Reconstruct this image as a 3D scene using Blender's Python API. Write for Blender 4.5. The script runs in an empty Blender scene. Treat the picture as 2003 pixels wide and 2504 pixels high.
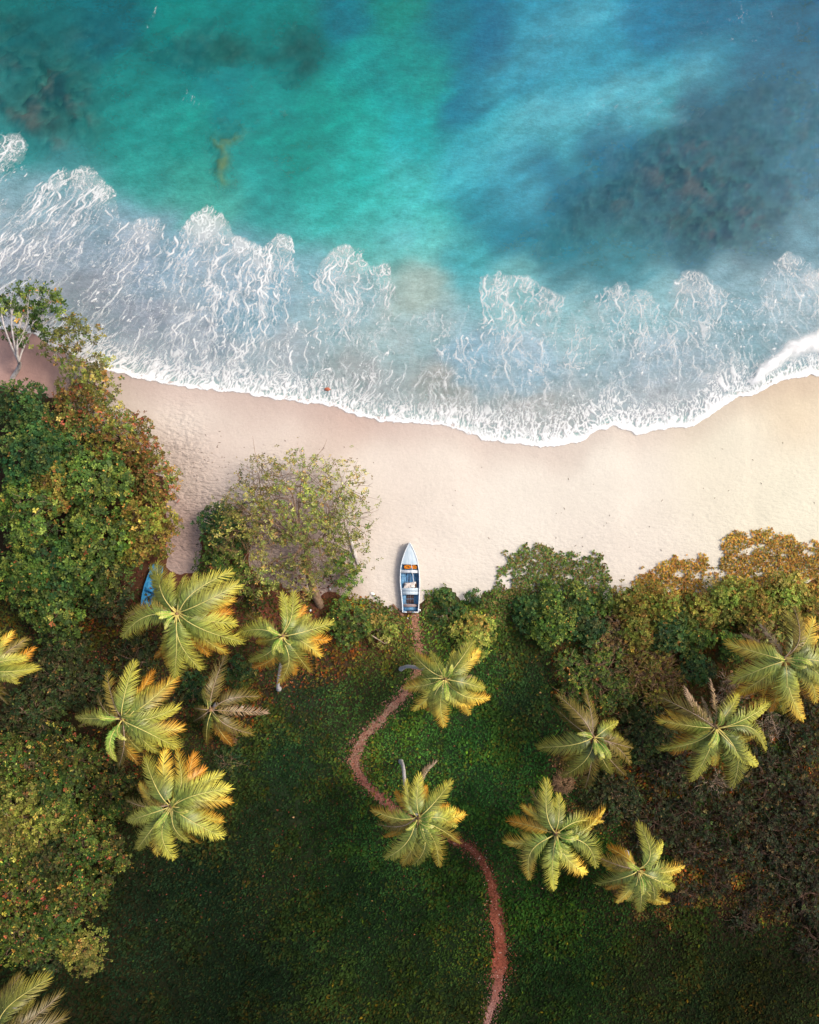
import bpy, math
import numpy as np

# ------------------------------------------------------------------ camera, sky, sun, exposure
H, S = 80.0, 0.035              # drone height above the sea (m); metres per photo pixel at sea level
CU, CV = 1001.5, 1252.0         # centre of the photo in its own pixels
sc = bpy.context.scene
cam_d = bpy.data.cameras.new("camera")
cam = bpy.data.objects.new("camera", cam_d)
sc.collection.objects.link(cam)
cam.location = (0, 0, H)
cam_d.sensor_fit = 'VERTICAL'
cam_d.sensor_height = 24.0
cam_d.lens = 24.0 * H / (2504 * S)
cam_d.clip_end = 2000
sc.camera = cam

SUN_EL, SUN_AZ = math.radians(50), math.radians(70)     # azimuth measured from +Y (up in the photo) towards +X (right)
world = bpy.data.worlds.new("World"); sc.world = world
world.use_nodes = True
wn = world.node_tree
sky = wn.nodes.new("ShaderNodeTexSky"); sky.sky_type = 'NISHITA'; sky.sun_disc = False
sky.sun_elevation = SUN_EL; sky.sun_rotation = SUN_AZ
sky.air_density = 1.0; sky.dust_density = 6.0; sky.ozone_density = 0.5
wn.links.new(sky.outputs[0], wn.nodes["Background"].inputs[0])
wn.nodes["Background"].inputs[1].default_value = 0.15
sun_d = bpy.data.lights.new("sun", 'SUN'); sun_d.energy = 1.5; sun_d.angle = math.radians(10)
sun_d.color = (1.0, 0.91, 0.77)
sun = bpy.data.objects.new("sun", sun_d); sc.collection.objects.link(sun)
sun.rotation_euler = (math.pi/2 - SUN_EL, 0, math.pi - SUN_AZ)
sun.location = (60, 20, 60)
sc.view_settings.view_transform = 'Standard'
sc.view_settings.look = 'None'
sc.view_settings.gamma = 1
sc.view_settings.exposure = 0.58
sc.cycles.max_bounces = 6
sc.cycles.transparent_max_bounces = 12
sc.cycles.use_denoising = True

# ------------------------------------------------------------------ helpers
rng = np.random.default_rng(7)
COL = sc.collection

def lin(c):
    c = np.asarray(c, float) / 255.0
    return np.where(c <= 0.04045, c / 12.92, ((c + 0.055) / 1.055) ** 2.4)
def alb(c, k=0.6):
    """surface albedo for a colour as it looks in the photo under this light"""
    return np.clip(lin(c) * k, 0, 0.85)

_T = np.random.default_rng(3).random((64, 256, 256)).astype(np.float32)
def vnoise(x, y, s=0):
    ix = np.floor(x).astype(np.int64); iy = np.floor(y).astype(np.int64)
    fx = x - ix; fy = y - iy
    fx = fx * fx * (3 - 2 * fx); fy = fy * fy * (3 - 2 * fy)
    t = _T[s % 64]
    a, b = ix & 255, (ix + 1) & 255
    c, d = iy & 255, (iy + 1) & 255
    return (t[a, c] * (1 - fx) + t[b, c] * fx) * (1 - fy) + (t[a, d] * (1 - fx) + t[b, d] * fx) * fy
def fbm(x, y, o=4, s=0, g=0.5):
    v = 0; a = 1.0; n = 0
    for i in range(o):
        v = v + a * vnoise(x * 2 ** i + 17.3 * i, y * 2 ** i - 9.1 * i, s + i); n += a; a *= g
    return v / n
def worley(x, y, s=0):
    ix = np.floor(x).astype(np.int64); iy = np.floor(y).astype(np.int64)
    f1 = np.full(x.shape, 9.0); f2 = np.full(x.shape, 9.0)
    for dx in (-1, 0, 1):
        for dy in (-1, 0, 1):
            a = (ix + dx) & 255; b = (iy + dy) & 255
            d = np.hypot(ix + dx + _T[(s) % 64][a, b] - x, iy + dy + _T[(s + 1) % 64][a, b] - y)
            m = d < f1
            f2 = np.where(m, f1, np.minimum(f2, d)); f1 = np.where(m, d, f1)
    return f1, f2
def sstep(a, b, x):
    t = np.clip((x - a) / (b - a), 0, 1); return t * t * (3 - 2 * t)
def in_poly(u, v, poly):
    r = np.zeros(np.shape(u), bool); n = len(poly)
    for i in range(n):
        x1, y1 = poly[i]; x2, y2 = poly[(i + 1) % n]
        if y1 == y2: continue
        c = ((y1 > v) != (y2 > v)) & (u < (x2 - x1) * (v - y1) / (y2 - y1) + x1)
        r ^= c
    return r

def W(u, v, z=0.0):
    k = S * (H - z) / H
    return np.array([(u - CU) * k, (CV - v) * k, z])

def mesh(name, V, F, mat, col=None, parent=None, smooth=False, attrs=None):
    """one mesh object; F is an (n,3) or (n,4) array or a list of such arrays"""
    V = np.asarray(V, np.float32)
    Fs = [np.asarray(f, np.int32) for f in (F if isinstance(F, list) else [F]) if len(f)]
    me = bpy.data.meshes.new(name)
    me.vertices.add(len(V)); me.vertices.foreach_set("co", V.ravel())
    idx = np.concatenate([f.ravel() for f in Fs])
    tot = np.concatenate([np.full(len(f), f.shape[1], np.int32) for f in Fs])
    st = np.concatenate([[0], np.cumsum(tot)[:-1]]).astype(np.int32)
    me.loops.add(len(idx)); me.loops.foreach_set("vertex_index", idx)
    me.polygons.add(len(tot)); me.polygons.foreach_set("loop_start", st); me.polygons.foreach_set("loop_total", tot)
    if smooth: me.polygons.foreach_set("use_smooth", np.ones(len(tot), bool))
    me.update(calc_edges=True)
    if col is not None:
        c = np.ones((len(V), 4), np.float32); c[:, :3] = col
        a = me.attributes.new("Col", 'FLOAT_COLOR', 'POINT'); a.data.foreach_set("color", c.ravel())
    for k, x in (attrs or {}).items():
        a = me.attributes.new(k, 'FLOAT', 'POINT'); a.data.foreach_set("value", np.asarray(x, np.float32).ravel())
    me.materials.append(mat)
    o = bpy.data.objects.new(name, me); COL.objects.link(o)
    if parent is not None: o.parent = parent
    return o
def empty(name, loc):
    o = bpy.data.objects.new(name, None); COL.objects.link(o); o.location = loc; o.empty_display_size = 0.3
    return o
def tag(o, label=None, cat=None, group=None, kind=None):
    if label: o["label"] = label
    if cat: o["category"] = cat
    if group: o["group"] = group
    if kind: o["kind"] = kind
    return o

def tube(pts, rad, sides=6, cap=True):
    pts = np.asarray(pts, float); n = len(pts)
    rad = np.broadcast_to(np.asarray(rad, float), (n,))
    tg = np.gradient(pts, axis=0); tg /= np.linalg.norm(tg, axis=1, keepdims=True) + 1e-9
    ref = np.where(np.abs(tg[:, 2:3]) > 0.9, [[1.0, 0, 0]], [[0, 0, 1.0]])
    a = np.cross(tg, ref); a /= np.linalg.norm(a, axis=1, keepdims=True) + 1e-9
    b = np.cross(tg, a)
    th = np.arange(sides) * 2 * math.pi / sides
    V = pts[:, None] + rad[:, None, None] * (np.cos(th)[None, :, None] * a[:, None] + np.sin(th)[None, :, None] * b[:, None])
    V = V.reshape(-1, 3)
    i, j = np.meshgrid(np.arange(n - 1), np.arange(sides), indexing='ij')
    F = np.stack([i * sides + j, i * sides + (j + 1) % sides, (i + 1) * sides + (j + 1) % sides, (i + 1) * sides + j], -1).reshape(-1, 4)
    return V, F
def tubes(lst, sides=4):
    Vs, Fs, n = [], [], 0
    for p, r in lst:
        v, f = tube(p, r, sides); Vs.append(v); Fs.append(f + n); n += len(v)
    return np.concatenate(Vs), np.concatenate(Fs)
def box(x0, x1, y0, y1, z0, z1, bev=0.0):
    V = np.array([[x, y, z] for z in (z0, z1) for y in (y0, y1) for x in (x0, x1)], float)
    if bev:
        V[4:, 0] += np.where(V[4:, 0] > (x0 + x1) / 2, -bev, bev); V[4:, 1] += np.where(V[4:, 1] > (y0 + y1) / 2, -bev, bev)
    F = np.array([[0, 2, 3, 1], [4, 5, 7, 6], [0, 1, 5, 4], [2, 6, 7, 3], [0, 4, 6, 2], [1, 3, 7, 5]])
    return V, F

# ------------------------------------------------------------------ materials
def mat_new(name):
    m = bpy.data.materials.new(name); m.use_nodes = True
    nt = m.node_tree; p = nt.nodes["Principled BSDF"]
    return m, nt, p
def nd(nt, t, **kw):
    n = nt.nodes.new(t)
    for k, v in kw.items(): setattr(n, k, v)
    return n
def obj_noise(nt, scale, detail=4, rough=0.6, stretch=None):
    tc = nd(nt, "ShaderNodeTexCoord"); no = nd(nt, "ShaderNodeTexNoise")
    no.inputs["Scale"].default_value = scale; no.inputs["Detail"].default_value = detail; no.inputs["Roughness"].default_value = rough
    if stretch:
        mp = nd(nt, "ShaderNodeMapping"); mp.inputs["Scale"].default_value = stretch
        nt.links.new(tc.outputs["Object"], mp.inputs[0]); nt.links.new(mp.outputs[0], no.inputs["Vector"])
    else:
        nt.links.new(tc.outputs["Object"], no.inputs["Vector"])
    return no
def ramp(nt, src, stops):
    r = nd(nt, "ShaderNodeValToRGB"); nt.links.new(src, r.inputs[0])
    e = r.color_ramp.elements
    while len(e) < len(stops): e.new(0.5)
    for el, (p, c) in zip(e, stops): el.position = p; el.color = (*c, 1)
    return r
def mul(nt, a, b, fac=1.0, mode='MULTIPLY'):
    m = nd(nt, "ShaderNodeMix", data_type='RGBA', blend_type=mode); m.inputs[0].default_value = fac
    nt.links.new(a, m.inputs[6]); nt.links.new(b, m.inputs[7]); return m.outputs[2]
def bump(nt, p, src, strength, dist):
    b = nd(nt, "ShaderNodeBump"); b.inputs["Strength"].default_value = strength; b.inputs["Distance"].default_value = dist
    nt.links.new(src, b.inputs["Height"]); nt.links.new(b.outputs[0], p.inputs["Normal"]); return b

def mat_attr(name, rough=0.8, spec=0.2, translucent=0.0, speckle=None, bmp=None):
    m, nt, p = mat_new(name)
    at = nd(nt, "ShaderNodeAttribute", attribute_name="Col"); c = at.outputs["Color"]
    if speckle:
        sc_, lo, hi = speckle
        no = obj_noise(nt, sc_, 5, 0.7)
        r = ramp(nt, no.outputs[0], [(0.3, (lo,) * 3), (0.7, (hi,) * 3)])
        c = mul(nt, c, r.outputs[0])
    nt.links.new(c, p.inputs["Base Color"])
    p.inputs["Roughness"].default_value = rough; p.inputs["Specular IOR Level"].default_value = spec
    if bmp:
        no2 = obj_noise(nt, bmp[0], 6, 0.65); bump(nt, p, no2.outputs[0], bmp[1], bmp[2])
    if translucent:
        tr = nd(nt, "ShaderNodeBsdfTranslucent"); nt.links.new(c, tr.inputs[0])
        mx = nd(nt, "ShaderNodeMixShader"); mx.inputs[0].default_value = translucent
        nt.links.new(p.outputs[0], mx.inputs[1]); nt.links.new(tr.outputs[0], mx.inputs[2])
        nt.links.new(mx.outputs[0], nt.nodes["Material Output"].inputs[0])
    return m
def mat_noise(name, c1, c2, scale, rough=0.8, spec=0.2, stretch=None, bmp=0.0, c3=None):
    m, nt, p = mat_new(name)
    no = obj_noise(nt, scale, 6, 0.65, stretch)
    st = [(0.32, tuple(c1)), (0.62, tuple(c2))] + ([(0.72, tuple(c3))] if c3 is not None else [])
    r = ramp(nt, no.outputs[0], st)
    nt.links.new(r.outputs[0], p.inputs["Base Color"])
    p.inputs["Roughness"].default_value = rough; p.inputs["Specular IOR Level"].default_value = spec
    if bmp: bump(nt, p, no.outputs[0], bmp, 0.02)
    return m

M = {}
M['sand'] = mat_attr("sand", 0.95, 0.1, speckle=(6.0, 0.94, 1.05), bmp=(1.6, 0.6, 0.10))
def _trodden(m):
    nt = m.node_tree; b0 = next(n for n in nt.nodes if n.type == 'BUMP')
    at = nd(nt, "ShaderNodeAttribute", attribute_name="trodden"); no = obj_noise(nt, 2.6, 3, 0.5, (0.8, 1.5, 1.0))
    b1 = nd(nt, "ShaderNodeBump"); b1.inputs["Distance"].default_value = 0.35
    nt.links.new(at.outputs["Fac"], b1.inputs["Strength"]); nt.links.new(no.outputs[0], b1.inputs["Height"]); nt.links.new(b0.outputs[0], b1.inputs["Normal"])
    nt.links.new(b1.outputs[0], nt.nodes["Principled BSDF"].inputs["Normal"])
_trodden(M['sand'])
M['seabed'] = mat_attr("seabed", 0.9, 0.1, speckle=(1.6, 0.7, 1.25))
M['soil'] = mat_attr("soil", 0.95, 0.02, speckle=(4.0, 0.6, 1.35), bmp=(5.0, 0.6, 0.05))
M['leaf'] = mat_attr("leaf", 0.55, 0.16, translucent=0.22)
M['frond'] = mat_attr("frond", 0.42, 0.45, translucent=0.22)
M['grass'] = mat_attr("grass_blades", 0.8, 0.03, translucent=0.15)
M['litter'] = mat_attr("dry_leaves", 0.9, 0.04)
M['path'] = mat_attr("packed_earth", 0.95, 0.1, speckle=(9.0, 0.75, 1.25), bmp=(7.0, 0.5, 0.04))
M['midrib'] = mat_noise("midrib_yellow", alb((180, 168, 84), 0.85), alb((220, 204, 122), 0.85), 3.0, 0.5, 0.4)
M['midrib_dry'] = mat_noise("midrib_dry", alb((165, 140, 115)), alb((200, 175, 150)), 3.0, 0.7, 0.2)
M['palm_bark'] = mat_noise("palm_bark", alb((150, 144, 144), 0.85), alb((212, 206, 204), 0.85), 5.0, 0.9, 0.1, (1, 1, 3), 0.5)
M['bark'] = mat_noise("bark", alb((112, 86, 66)), alb((166, 140, 116)), 5.0, 0.9, 0.1, (1, 1, 0.4), 0.5)
M['bark_pale'] = mat_noise("bark_pale", alb((165, 155, 152)), alb((232, 226, 220)), 3.0, 0.85, 0.1, (1, 1, 0.5), 0.4)
M['bark_dark'] = mat_noise("bark_dark", alb((70, 52, 42)), alb((115, 92, 78)), 5.0, 0.9, 0.1, None, 0.5)
M['twig_grey'] = mat_noise("twig_grey", alb((150, 128, 108)), alb((205, 182, 158)), 4.0, 0.9, 0.1)
M['twig_brown'] = mat_noise("twig_brown", alb((95, 72, 52)), alb((150, 118, 88)), 4.0, 0.9, 0.1)
M['thatch'] = mat_noise("thatch", alb((130, 98, 72)), alb((190, 155, 120)), 6.0, 0.9, 0.1)
M['coconut'] = mat_noise("coconut_husk", alb((150, 130, 60)), alb((185, 150, 80)), 4.0, 0.5, 0.3)
M['boat_white'] = mat_noise("boat_white_paint", alb((180, 204, 222), 0.66), alb((216, 232, 243), 0.66), 2.2, 0.5, 0.3, (3, 0.6, 1), 0.1)
M['boat_rim'] = mat_noise("boat_rim_paint", alb((205, 218, 230), 0.66), alb((244, 247, 250), 0.66), 5.0, 0.45, 0.3)
M['boat_blue'] = mat_noise("boat_blue_paint", alb((70, 90, 116), 0.8), alb((104, 164, 208), 0.8), 2.6, 0.55, 0.3, (3.5, 0.6, 1), 0.2, alb((168, 204, 228), 0.8))
M['boat_floor'] = mat_noise("boat_floor_paint", alb((56, 50, 58), 0.8), alb((84, 140, 190), 0.8), 2.6, 0.6, 0.25, (4, 0.7, 1), 0.3, alb((150, 190, 220), 0.8))
M['boat_brown'] = mat_noise("boat_worn_wood", alb((70, 52, 48)), alb((108, 92, 92)), 4.0, 0.75, 0.2, (4, 0.5, 1), 0.3, alb((90, 140, 180)))
M['boat_pink'] = mat_noise("boat_bare_wood", alb((150, 128, 128)), alb((196, 176, 172)), 4.0, 0.75, 0.2, (0.5, 4, 1), 0.2)
M['hull_blue'] = mat_noise("hull_bright_blue", alb((30, 110, 165)), alb((70, 165, 215)), 4.0, 0.5, 0.3, (3, .6, 1), 0.1)
M['orange_rope'] = mat_noise("orange_rope", alb((200, 105, 30), 0.9), alb((245, 160, 55), 0.9), 25.0, 0.8, 0.1)
M['cloth'] = mat_noise("pale_cloth", alb((190, 178, 172), 0.75), alb((240, 232, 225), 0.75), 5.0, 0.85, 0.1, None, 0.3)
M['white'] = mat_noise("white_plastic", alb((225, 225, 225), 0.8), alb((252, 252, 250), 0.8), 6.0, 0.4, 0.4)
M['stone_red'] = mat_noise("orange_red_stone", alb((165, 85, 65)), alb((225, 140, 110)), 9.0, 0.7, 0.3, None, 0.4)
M['plank'] = mat_noise("weathered_plank", alb((140, 100, 80)), alb((180, 140, 115)), 6.0, 0.85, 0.1, (0.5, 4, 1), 0.3)
M['speck'] = mat_noise("dark_drift", alb((70, 55, 48)), alb((130, 105, 90)), 6.0, 0.9, 0.1)

# water: turbid body over a transparent layer, thicker (less see-through) with depth
def mat_water():
    m, nt, p = mat_new("sea_water")
    at = nd(nt, "ShaderNodeAttribute", attribute_name="Col")
    no = obj_noise(nt, 0.55, 7, 0.62, (1.0, 1.7, 1.0))
    r = ramp(nt, no.outputs[0], [(0.28, (0.74,) * 3), (0.72, (1.26,) * 3)])
    nf = obj_noise(nt, 3.2, 8, 0.85, (1.0, 1.5, 1.0)); rf = ramp(nt, nf.outputs[0], [(0.30, (0.74,) * 3), (0.70, (1.28,) * 3)])
    nt.links.new(mul(nt, mul(nt, at.outputs["Color"], r.outputs[0]), rf.outputs[0]), p.inputs["Base Color"])
    p.inputs["Roughness"].default_value = 0.08; p.inputs["IOR"].default_value = 1.33
    p.inputs["Specular IOR Level"].default_value = 0.25
    n2 = obj_noise(nt, 1.8, 8, 0.7, (1.0, 1.9, 1.0)); bump(nt, p, n2.outputs[0], 0.6, 0.16)
    al = nd(nt, "ShaderNodeAttribute", attribute_name="alpha")
    tr = nd(nt, "ShaderNodeBsdfTransparent"); tr.inputs[0].default_value = (0.48, 0.95, 0.97, 1)
    mx = nd(nt, "ShaderNodeMixShader")
    nt.links.new(al.outputs["Fac"], mx.inputs[0]); nt.links.new(tr.outputs[0], mx.inputs[1]); nt.links.new(p.outputs[0], mx.inputs[2])
    nt.links.new(mx.outputs[0], nt.nodes["Material Output"].inputs[0])
    return m
M['water'] = mat_water()
def mat_foam():
    m, nt, p = mat_new("sea_foam")
    p.inputs["Base Color"].default_value = (0.70, 0.71, 0.72, 1); p.inputs["Roughness"].default_value = 0.9
    p.inputs["Specular IOR Level"].default_value = 0.1
    al = nd(nt, "ShaderNodeAttribute", attribute_name="foam")
    tr = nd(nt, "ShaderNodeBsdfTransparent"); mx = nd(nt, "ShaderNodeMixShader")
    nt.links.new(al.outputs["Fac"], mx.inputs[0]); nt.links.new(tr.outputs[0], mx.inputs[1]); nt.links.new(p.outputs[0], mx.inputs[2])
    nt.links.new(mx.outputs[0], nt.nodes["Material Output"].inputs[0])
    return m
M['foam'] = mat_foam()

# ------------------------------------------------------------------ lie of the land
SHORE = np.array([(-3000, 300), (-900, 560), (-350, 690), (-120, 775), (0, 802), (24, 806), (83, 815), (111, 836), (158, 858), (204, 882), (269, 908), (315, 917), (360, 928),
    (435, 946), (500, 953), (580, 962), (660, 972), (742, 985), (823, 996), (860, 1012), (899, 1025), (950, 1031), (1000, 1035), (1060, 1037), (1116, 1046), (1150, 1062), (1186, 1077),
    (1250, 1083), (1300, 1090), (1349, 1094), (1385, 1089), (1419, 1079), (1460, 1056), (1500, 1040), (1525, 1050), (1558, 1064), (1595, 1056), (1634, 1047), (1680, 1044), (1715, 1031),
    (1756, 1004), (1785, 985), (1808, 969), (1837, 970), (1860, 955), (1878, 945), (1930, 924), (2003, 917), (2150, 880), (2400, 800), (3200, 600), (5000, 200)], float)
SX, SY = (SHORE[:, 0] - CU) * S, (CV - SHORE[:, 1]) * S
def shore_y(x): return np.interp(x, SX, SY)
def terrain(x, y):
    d = shore_y(x) - y
    land = 1.7 * (1 - np.exp(-np.maximum(d, 0) / 14.0))
    land = land + sstep(3, 12, d) * ((fbm(x * 0.25, y * 0.25, 3, 5) - 0.5) * 0.22)
    sea = -3.2 * (1 - np.exp(np.minimum(d, 0) / 45.0))
    return np.where(d > 0, land, sea)
def G(u, v):
    """photo pixel -> point on the ground"""
    u = np.asarray(u, float); v = np.asarray(v, float); z = np.full(np.shape(u), 1.2)
    for _ in range(5):
        k = S * (H - z) / H
        z = terrain((u - CU) * k, (CV - v) * k)
    k = S * (H - z) / H
    return np.stack([(u - CU) * k, (CV - v) * k, z], -1)
def to_px(x, y, z=0.0):
    k = S * (H - z) / H
    return x / k + CU, CV - y / k

SOIL = [(-400, 860), (0, 925), (70, 940), (140, 975), (250, 1050), (360, 1110), (418, 1185), (425, 1290), (405, 1395), (440, 1412), (480, 1405), (505, 1300), (545, 1250), (600, 1300),
        (620, 1400), (700, 1440), (800, 1455), (900, 1468), (955, 1492), (990, 1500), (1030, 1484), (1040, 1446), (1085, 1440), (1112, 1472), (1170, 1468), (1215, 1440), (1300, 1452),
        (1400, 1468), (1480, 1480), (1540, 1470), (1600, 1450), (1680, 1462), (1780, 1450), (1880, 1420), (2003, 1395), (2400, 1370), (2400, 3000), (-400, 3000)]
LITTER = [[(440, 1400), (560, 1390), (660, 1350), (800, 1400), (900, 1455), (985, 1500), (960, 1560), (830, 1640), (700, 1700), (640, 1740), (560, 1830), (300, 1900), (100, 1720), (60, 1560), (200, 1450), (330, 1380)],
          [(1380, 1560), (2100, 1500), (2100, 2260), (1900, 2280), (1700, 2230), (1540, 2260), (1480, 2060), (1360, 1960), (1400, 1760), (1350, 1640)]]

def lut(u, v, pts, soft=60.0, pw=1.6):
    """smooth blend between hand-picked colours at photo places"""
    P = np.array([p[:2] for p in pts], float); C = lin(np.array([p[2] for p in pts], float))
    num = np.zeros(u.shape + (3,)); den = np.zeros(u.shape)
    for (pu, pv), c in zip(P, C):
        w = 1.0 / ((u - pu) ** 2 + (v - pv) ** 2 + soft ** 2) ** pw
        num += w[..., None] * c; den += w
    return num / den[..., None]

# ------------------------------------------------------------------ beach and seabed sheets
def axis(lo, hi, step, far):
    inner = np.arange(lo, hi + step / 2, step)
    a = lo - np.cumsum(step * 1.6 ** np.arange(1, 14)); b = hi + np.cumsum(step * 1.6 ** np.arange(1, 14))
    a = a[a > -far][::-1]; b = b[b < far]
    return np.concatenate([[-far], a, inner, b, [far]])
gx, gy = axis(-42, 42, 0.35, 600.0), axis(-52, 50, 0.35, 600.0)
X, Y = np.meshgrid(gx, gy, indexing='ij')
Z = terrain(X, Y)
D = shore_y(X) - Y
U, V_ = to_px(X, Y, Z)
nx, ny = X.shape
I = np.arange(nx * ny).reshape(nx, ny)
QF = np.stack([I[:-1, :-1], I[1:, :-1], I[1:, 1:], I[:-1, 1:]], -1).reshape(-1, 4)
SANDPTS = [(0, 850, (196, 160, 150)), (60, 930, (190, 150, 140)), (300, 960, (216, 198, 186)), (450, 1010, (236, 219, 206)), (420, 1130, (214, 192, 178)), (400, 1300, (186, 156, 146)), (600, 1020, (226, 207, 194)),  # mauve tree shade at left, warm flare glow at right, mixed into sand colour
           (650, 1110, (232, 214, 202)), (720, 1300, (206, 176, 162)), (850, 1050, (222, 198, 184)), (900, 1150, (240, 225, 212)), (950, 1400, (243, 228, 215)), (1100, 1150, (241, 226, 212)),
           (1250, 1250, (243, 231, 217)), (1150, 1420, (242, 228, 214)), (1500, 1150, (243, 231, 216)), (1500, 1380, (240, 226, 212)), (1800, 1100, (244, 232, 210)), (1950, 1000, (238, 218, 190)), (1950, 1200, (246, 236, 212)),
           (800, 1450, (205, 178, 165)), (2100, 1100, (245, 232, 208)), (-200, 1000, (190, 155, 145))]
sand = lut(U, V_, SANDPTS, 50) * np.array([0.56, 0.595, 0.61])
wet = sstep(3.2, 0.3, D + (fbm(X * 0.3, Y * 0.3, 3, 11) - 0.5) * 1.5)
sand *= (1 - wet[..., None] * np.array([0.14, 0.19, 0.19]))
sand *= (0.95 + 0.1 * fbm(X * 0.5, Y * 0.5, 4, 2))[..., None]
fp = sstep(90, 30, np.hypot((U - 440) * 1.1, (V_ - 1130) * 0.55)) + sstep(200, 80, np.hypot(U - 690, V_ - 1300))
trod = np.clip(sstep(150, 40, np.hypot((U - 440) * 1.2, (V_ - 1200) * 0.5)) + sstep(240, 120, np.hypot(U - 690, V_ - 1300)) + 0.22 * sstep(4, 9, D), 0, 1)
fp = np.clip(fp, 0, 1) * sstep(0.52, 0.40, fbm(X * 1.6, Y * 2.2, 3, 8))
sand *= (1 - 0.12 * fp)[..., None]
REEF = [(110, 240, 150, 150, 1.0), (60, 120, 130, 130, 0.7), (250, 130, 110, 110, 0.5), (130, 330, 60, 40, 0.9), (1700, 430, 260, 120, 0.85), (1560, 520, 220, 110, 0.7), (1880, 330, 160, 110, 0.6),
        (1770, 540, 170, 90, 1.0), (1830, 640, 60, 40, 0.6), (1930, 480, 110, 90, 0.7), (480, 120, 160, 60, 0.55), (640, 150, 110, 80, 0.4), (720, 140, 70, 110, 0.5), (1400, 600, 160, 60, 0.5)]
wu = U + (fbm(X * 0.12, Y * 0.12, 4, 21) - 0.5) * 170; wv = V_ + (fbm(X * 0.12 + 40, Y * 0.12, 4, 24) - 0.5) * 170
reef = np.zeros_like(U)
for (u0, v0, ru, rv, k) in REEF:
    reef = np.maximum(reef, k * sstep(1.25, 0.35, np.hypot((wu - u0) / ru, (wv - v0) / rv)))
reef *= sstep(0.34, 0.62, fbm(X * 0.8, Y * 0.8, 5, 31, 0.72)) * 0.85 + 0.15
def seg_d(u, v, a, b):
    a = np.array(a, float); b = np.array(b, float); ab = b - a
    t = np.clip(((u - a[0]) * ab[0] + (v - a[1]) * ab[1]) / (ab @ ab), 0, 1)
    return np.hypot(u - a[0] - t * ab[0], v - a[1] - t * ab[1])
wu2 = U + (fbm(X * 0.9, Y * 0.9, 4, 27, 0.65) - 0.5) * 60; wv2 = V_ + (fbm(X * 0.9 + 9, Y * 0.9, 4, 29, 0.65) - 0.5) * 60
ridge = np.minimum.reduce([seg_d(wu2, wv2, (545, 372), (546, 445)) - 6, seg_d(wu2, wv2, (545, 372), (524, 345)) - 2, seg_d(wu2, wv2, (548, 365), (602, 334)) - 3, seg_d(wu2, wv2, (602, 334), (680, 288)) + 4])
ridge = ridge + (fbm(X * 1.5, Y * 1.5, 4, 43, 0.7) - 0.5) * 34
ridge = sstep(22, 0, ridge) * (0.55 + 0.45 * sstep(0.35, 0.6, fbm(X * 1.1, Y * 1.1, 3, 46)))
patch = sstep(60, 8, seg_d(wu2, wv2, (550, 340), (560, 470))) * 0.5 + sstep(28, 6, seg_d(wu2, wv2, (540, 470), (570, 470))) * 0.6 + 0.5 * sstep(34, 5, seg_d(wu2, wv2, (690, 410), (700, 420))) + 0.35 * sstep(26, 5, seg_d(wu2, wv2, (390, 490), (395, 495)))
bed = np.zeros(U.shape + (3,)) + np.array([0.42, 0.40, 0.33])
nearc = np.array([0.36, 0.31, 0.30]); k = sstep(-12, -3, D)[..., None]
bed = bed * (1 - k) + nearc * k
rq = sstep(0.46, 0.66, fbm(X * 0.7, Y * 0.7, 5, 41, 0.72))[..., None]
rc = np.array([0.62, 0.16, 0.14]) * rq + np.array([0.07, 0.055, 0.075]) * (1 - rq)
rk = np.clip(reef * 1.1 + patch * 0.7, 0, 1)[..., None]
bed = bed * (1 - rk) + rc * rk
bed = bed * (1 - ridge[..., None]) + np.array([0.62, 0.19, 0.05]) * ridge[..., None]
Zt = Z + np.where(D < -3, np.maximum(0, -Z - 0.18) * np.clip(reef * 0.85 + ridge * 1.0 + patch * 0.45, 0, 0.96), 0)
depth = np.maximum(0, -Zt)
land_mask = (D[:-1, :-1] > -0.7).ravel()
Vg = np.stack([X, Y, Zt], -1).reshape(-1, 3)
def sub(name, faces, V, col, mat, **kw):
    used = np.unique(faces); mp = np.full(len(V), -1, np.int64); mp[used] = np.arange(len(used))
    at = {k: a.reshape(-1)[used] for k, a in kw.pop('attrs', {}).items()}
    return mesh(name, V[used], mp[faces], mat, col.reshape(-1, 3)[used], smooth=True, attrs=at, **kw)
tag(sub("beach", QF[land_mask], Vg, sand, M['sand'], attrs={'trodden': trod}), kind="structure")
tag(sub("seabed", QF[~land_mask], Vg, bed, M['seabed']), kind="structure")

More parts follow.
